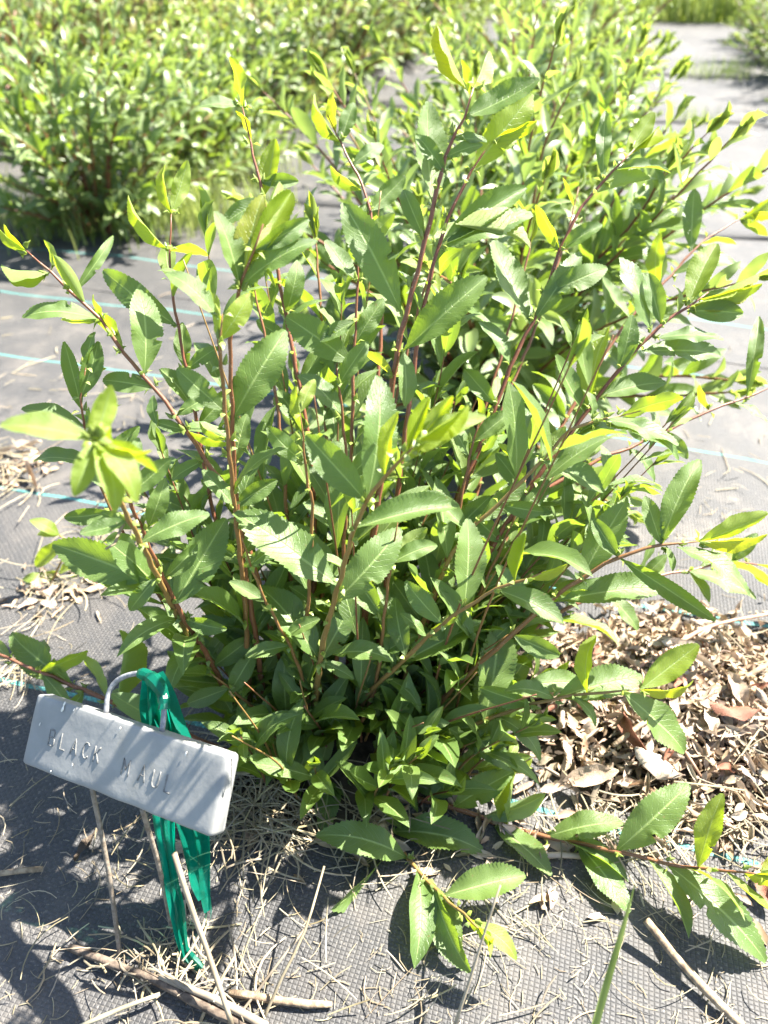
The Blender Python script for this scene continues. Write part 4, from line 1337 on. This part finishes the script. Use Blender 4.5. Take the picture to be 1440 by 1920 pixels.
def dead_shape(seed, n=9, c=5):
    R = random.Random(seed)
    V, UVs, F = [], [], []
    roll = R.uniform(.8, 2.4) * R.choice((1, 1, -1)); arch = R.uniform(-.4, .9); ph = R.uniform(0, 6)
    for i in range(n + 1):
        t = i / n
        w = .5 * max(.02, math.sin(math.pi * t ** .9)) ** .75
        for k in range(c):
            x = 2 * k / (c - 1) - 1
            a = x * roll * .8
            rr = w * .42 / max(.3, abs(roll)) * 2
            X = rr * math.sin(a); Z = rr * (1 - math.cos(a)) * (1 if roll > 0 else -1)
            Z += .06 * math.sin(t * 11 + ph + x * 2) + arch * .25 * 4 * t * (1 - t) + .05 * noise.noise(Vector((x * 2 + seed, t * 6, 0)))
            X += .05 * noise.noise(Vector((x * 3, t * 5, seed)))
            V.append((X, t - .5, Z)); UVs.append((k / (c - 1), t))
    for i in range(n):
        for k in range(c - 1):
            a = i * c + k
            F.append((a, a + 1, a + c + 1, a + c))
    v = np.array(V, np.float32)
    v[:, 2] -= v[:, 2].min()
    return v, F, np.array(UVs, np.float32)


DEAD = [dead_shape(s) for s in range(10)]
DEADL = [dead_shape(s, 4, 3) for s in range(10)]


def mound(x, y):
    c = MC
    d2 = ((x - c.x) / .145) ** 2 + ((y - c.y) / .105) ** 2
    return .030 * math.exp(-d2)


MC = G(1270, 1330)


def dead_matrix(x, y, z, L, wf, R, tilt=.5):
    m = Matrix.Translation((x, y, z)) @ Matrix.Rotation(R.uniform(0, 6.28), 4, 'Z') @ Matrix.Rotation(R.gauss(0, tilt), 4, 'X') @ Matrix.Rotation(R.gauss(0, tilt), 4, 'Y')
    return m @ Matrix.Diagonal((L * wf, L, L * .8, 1))


# crumbled litter under and between the larger leaves
ms = Acc(); V, F = [], []
NR, NA = 12, 44
for i in range(NR):
    for k in range(NA):
        th = 6.2832 * k / NA
        r = i / (NR - 1) * (1.25 + .12 * math.sin(3 * th) + .1 * math.sin(5 * th + 1))
        x, y = MC.x + .145 * r * math.cos(th), MC.y + .105 * r * math.sin(th)
        V.append((x, y, gz(x, y) + mound(x, y) * .9 - .006 + (.004 * noise.noise(Vector((x * 70, y * 70, 2)))) - (.004 if i == NR - 1 else 0)))
for i in range(NR - 1):
    for k in range(NA): F.append((i * NA + k, i * NA + (k + 1) % NA, (i + 1) * NA + (k + 1) % NA, (i + 1) * NA + k))
ms.add(V, F)
tag(link('litter_mound', ms.mesh('litter_mound', M_SOIL)), kind='structure')
la = Acc(); R = random.Random(88)
for _ in range(3200):
    x, y = R.gauss(MC.x, .085), R.gauss(MC.y, .062)
    r2 = ((x - MC.x) / .17) ** 2 + ((y - MC.y) / .125) ** 2
    if r2 > 1.25 and R.random() < .7: continue
    px, py, _z = proj(Vector((x, y, 0)))
    if px < 1000 and R.random() < .6: continue
    k = R.randrange(10)
    add_leaf_to(la, DEADL, k, dead_matrix(x, y, gz(x, y) + mound(x, y) + R.uniform(-.006, .006), R.uniform(.005, .024), R.uniform(.35, .9), R, .6), (R.random(), min(1, max(0, R.gauss(.5, .2))), R.random()))
for (px, py, n, s) in ((30, 880, 60, .03), (110, 1110, 50, .03), (1010, 1560, 60, .05), (1400, 1560, 90, .05), (620, 1500, 80, .05)):
    c = G(px, py)
    for _ in range(n):
        x, y = R.gauss(c.x, s), R.gauss(c.y, s * .6)
        add_leaf_to(la, DEADL, R.randrange(10), dead_matrix(x, y, gz(x, y) + .001, R.uniform(.006, .03), R.uniform(.3, .8), R, .3), (R.random(), R.uniform(.3, .8), R.random()))
tag(link('leaf_litter', la.mesh('leaf_litter', M_DEAD)), 'crumbled brown leaf litter heaped to the right of the shrub', 'leaf litter', kind='stuff')

DM = {}
def dead_leaf(px, py, L, wf, mat, label, group=None, k=None, tilt=.25, lift=.004):
    p = G(px, py)
    p = G(px, py, mound(p.x, p.y)); 
    k = rng.randrange(10) if k is None else k
    if (k, mat.name) not in DM:
        a = Acc(); v, f, uv = DEAD[k]; a.add(v, f, uv, (.5, .55, .5)); DM[(k, mat.name)] = a.mesh('dead_leaf', mat)
    p = Vector((p.x, p.y, gz(p.x, p.y) + mound(p.x, p.y) + lift))
    o = link('dead_leaf', DM[(k, mat.name)], None, dead_matrix(p.x, p.y, p.z, L, wf, rng, tilt))
    return tag(o, label, 'dead leaf', group)


dead_leaf(1190, 1378, .046, .5, M_DEAD_RED, 'russet curled dead leaf lying in the middle of the litter', lift=.010)
dead_leaf(1222, 1440, .044, .8, M_DEAD_PALE, 'large pale crumpled dead leaf near the front of the litter', lift=.008, k=3)
dead_leaf(1105, 1465, .048, .6, M_DEAD, 'broad curled brown dead leaf at the front left of the litter', lift=.008)
dead_leaf(1258, 1418, .03, .5, M_DEAD_RED, 'dark red brown dead leaf right of the large pale one', lift=.008)
dead_leaf(1370, 1352, .044, .7, M_DEAD_RED, 'crumpled reddish dead leaf at the right of the litter heap', lift=.010)
dead_leaf(1270, 1230, .04, .6, M_DEAD_PALE, 'pale dead leaf at the back of the litter behind a green leaf', lift=.008)
dead_leaf(1428, 1680, .03, .6, M_DEAD_RED, 'brown dead leaf alone on the fabric at the right edge', lift=.002)
dead_leaf(1105, 1548, .03, .4, M_DEAD_RED, 'small russet dead leaf beside the teal thread under the low branch', lift=.003)
dead_leaf(330, 1595, .03, .6, M_DEAD, 'brown curled dead leaf behind the marker legs', lift=.002)
dead_leaf(165, 1590, .03, .5, M_TWIG_DARK, 'dark withered dead leaf left of the marker legs', lift=.002)
dead_leaf(35, 850, .07, .3, M_DEAD_PALE, 'long pale dead leaf at the left edge above the teal thread', lift=.004)
dead_leaf(60, 905, .06, .3, M_DEAD, 'flat tan dead leaf at the left edge just above the teal thread', lift=.004)
dead_leaf(1010, 800, .0001 + .03, .4, M_DEAD, 'brown dead leaf on the fabric behind the right stems', lift=.002)
DKIND = [(M_DEAD, 'dry curled brown leaf in the litter heap right of the shrub', 'brown leaves in the litter heap')] * 3 + [(M_DEAD_PALE, 'bleached pale dry leaf in the litter heap right of the shrub', 'pale leaves in the litter heap')] * 3 + [(M_DEAD_RED, 'small russet dry leaf in the litter heap right of the shrub', 'russet leaves in the litter heap')]
for _ in range(95):
    x, y = rng.gauss(MC.x, .075), rng.gauss(MC.y, .052)
    px, py, _z = proj(Vector((x, y, .01)))
    if px < 1010: continue
    dead_leaf(px, py, rng.uniform(.020, .042), rng.uniform(.4, .75), *rng.choice(DKIND), tilt=.4, lift=rng.uniform(0, .008))

# small green seedling among the straw at the left
wd = tag(empty('weed', on_ground(95, 1085)), 'small yellow green seedling in the straw at the left edge', 'weed')
c = on_ground(95, 1095)
acc = Acc(); tube(acc, [c, at_y(130, 1020, c.y + .01), at_y(112, 1003, c.y + .012)], .0012, 6, tint=(.9, .5, 0))
link('stem', acc.mesh('stem', M_STEM), wd)
for (bx, by, tx, ty, w) in ((112, 1004, 58, 974, 26), (112, 1004, 70, 1000, 18), (125, 1010, 66, 1062, 30), (110, 1070, 60, 1100, 24), (110, 1075, 150, 1060, 24), (100, 1090, 40, 1085, 22), (115, 1085, 160, 1100, 26)):
    b = at_y(bx, by, c.y + .01); t = at_y(tx, ty, c.y + .005)
    nrm, cc = pick_normal((t - b).normalized(), b, 'g', rng)
    link('leaf', leaf_mesh(rng.randrange(10), .6), wd, leaf_matrix(b, t, nrm, w / FPX * proj(b)[2]))

# scene.py ends
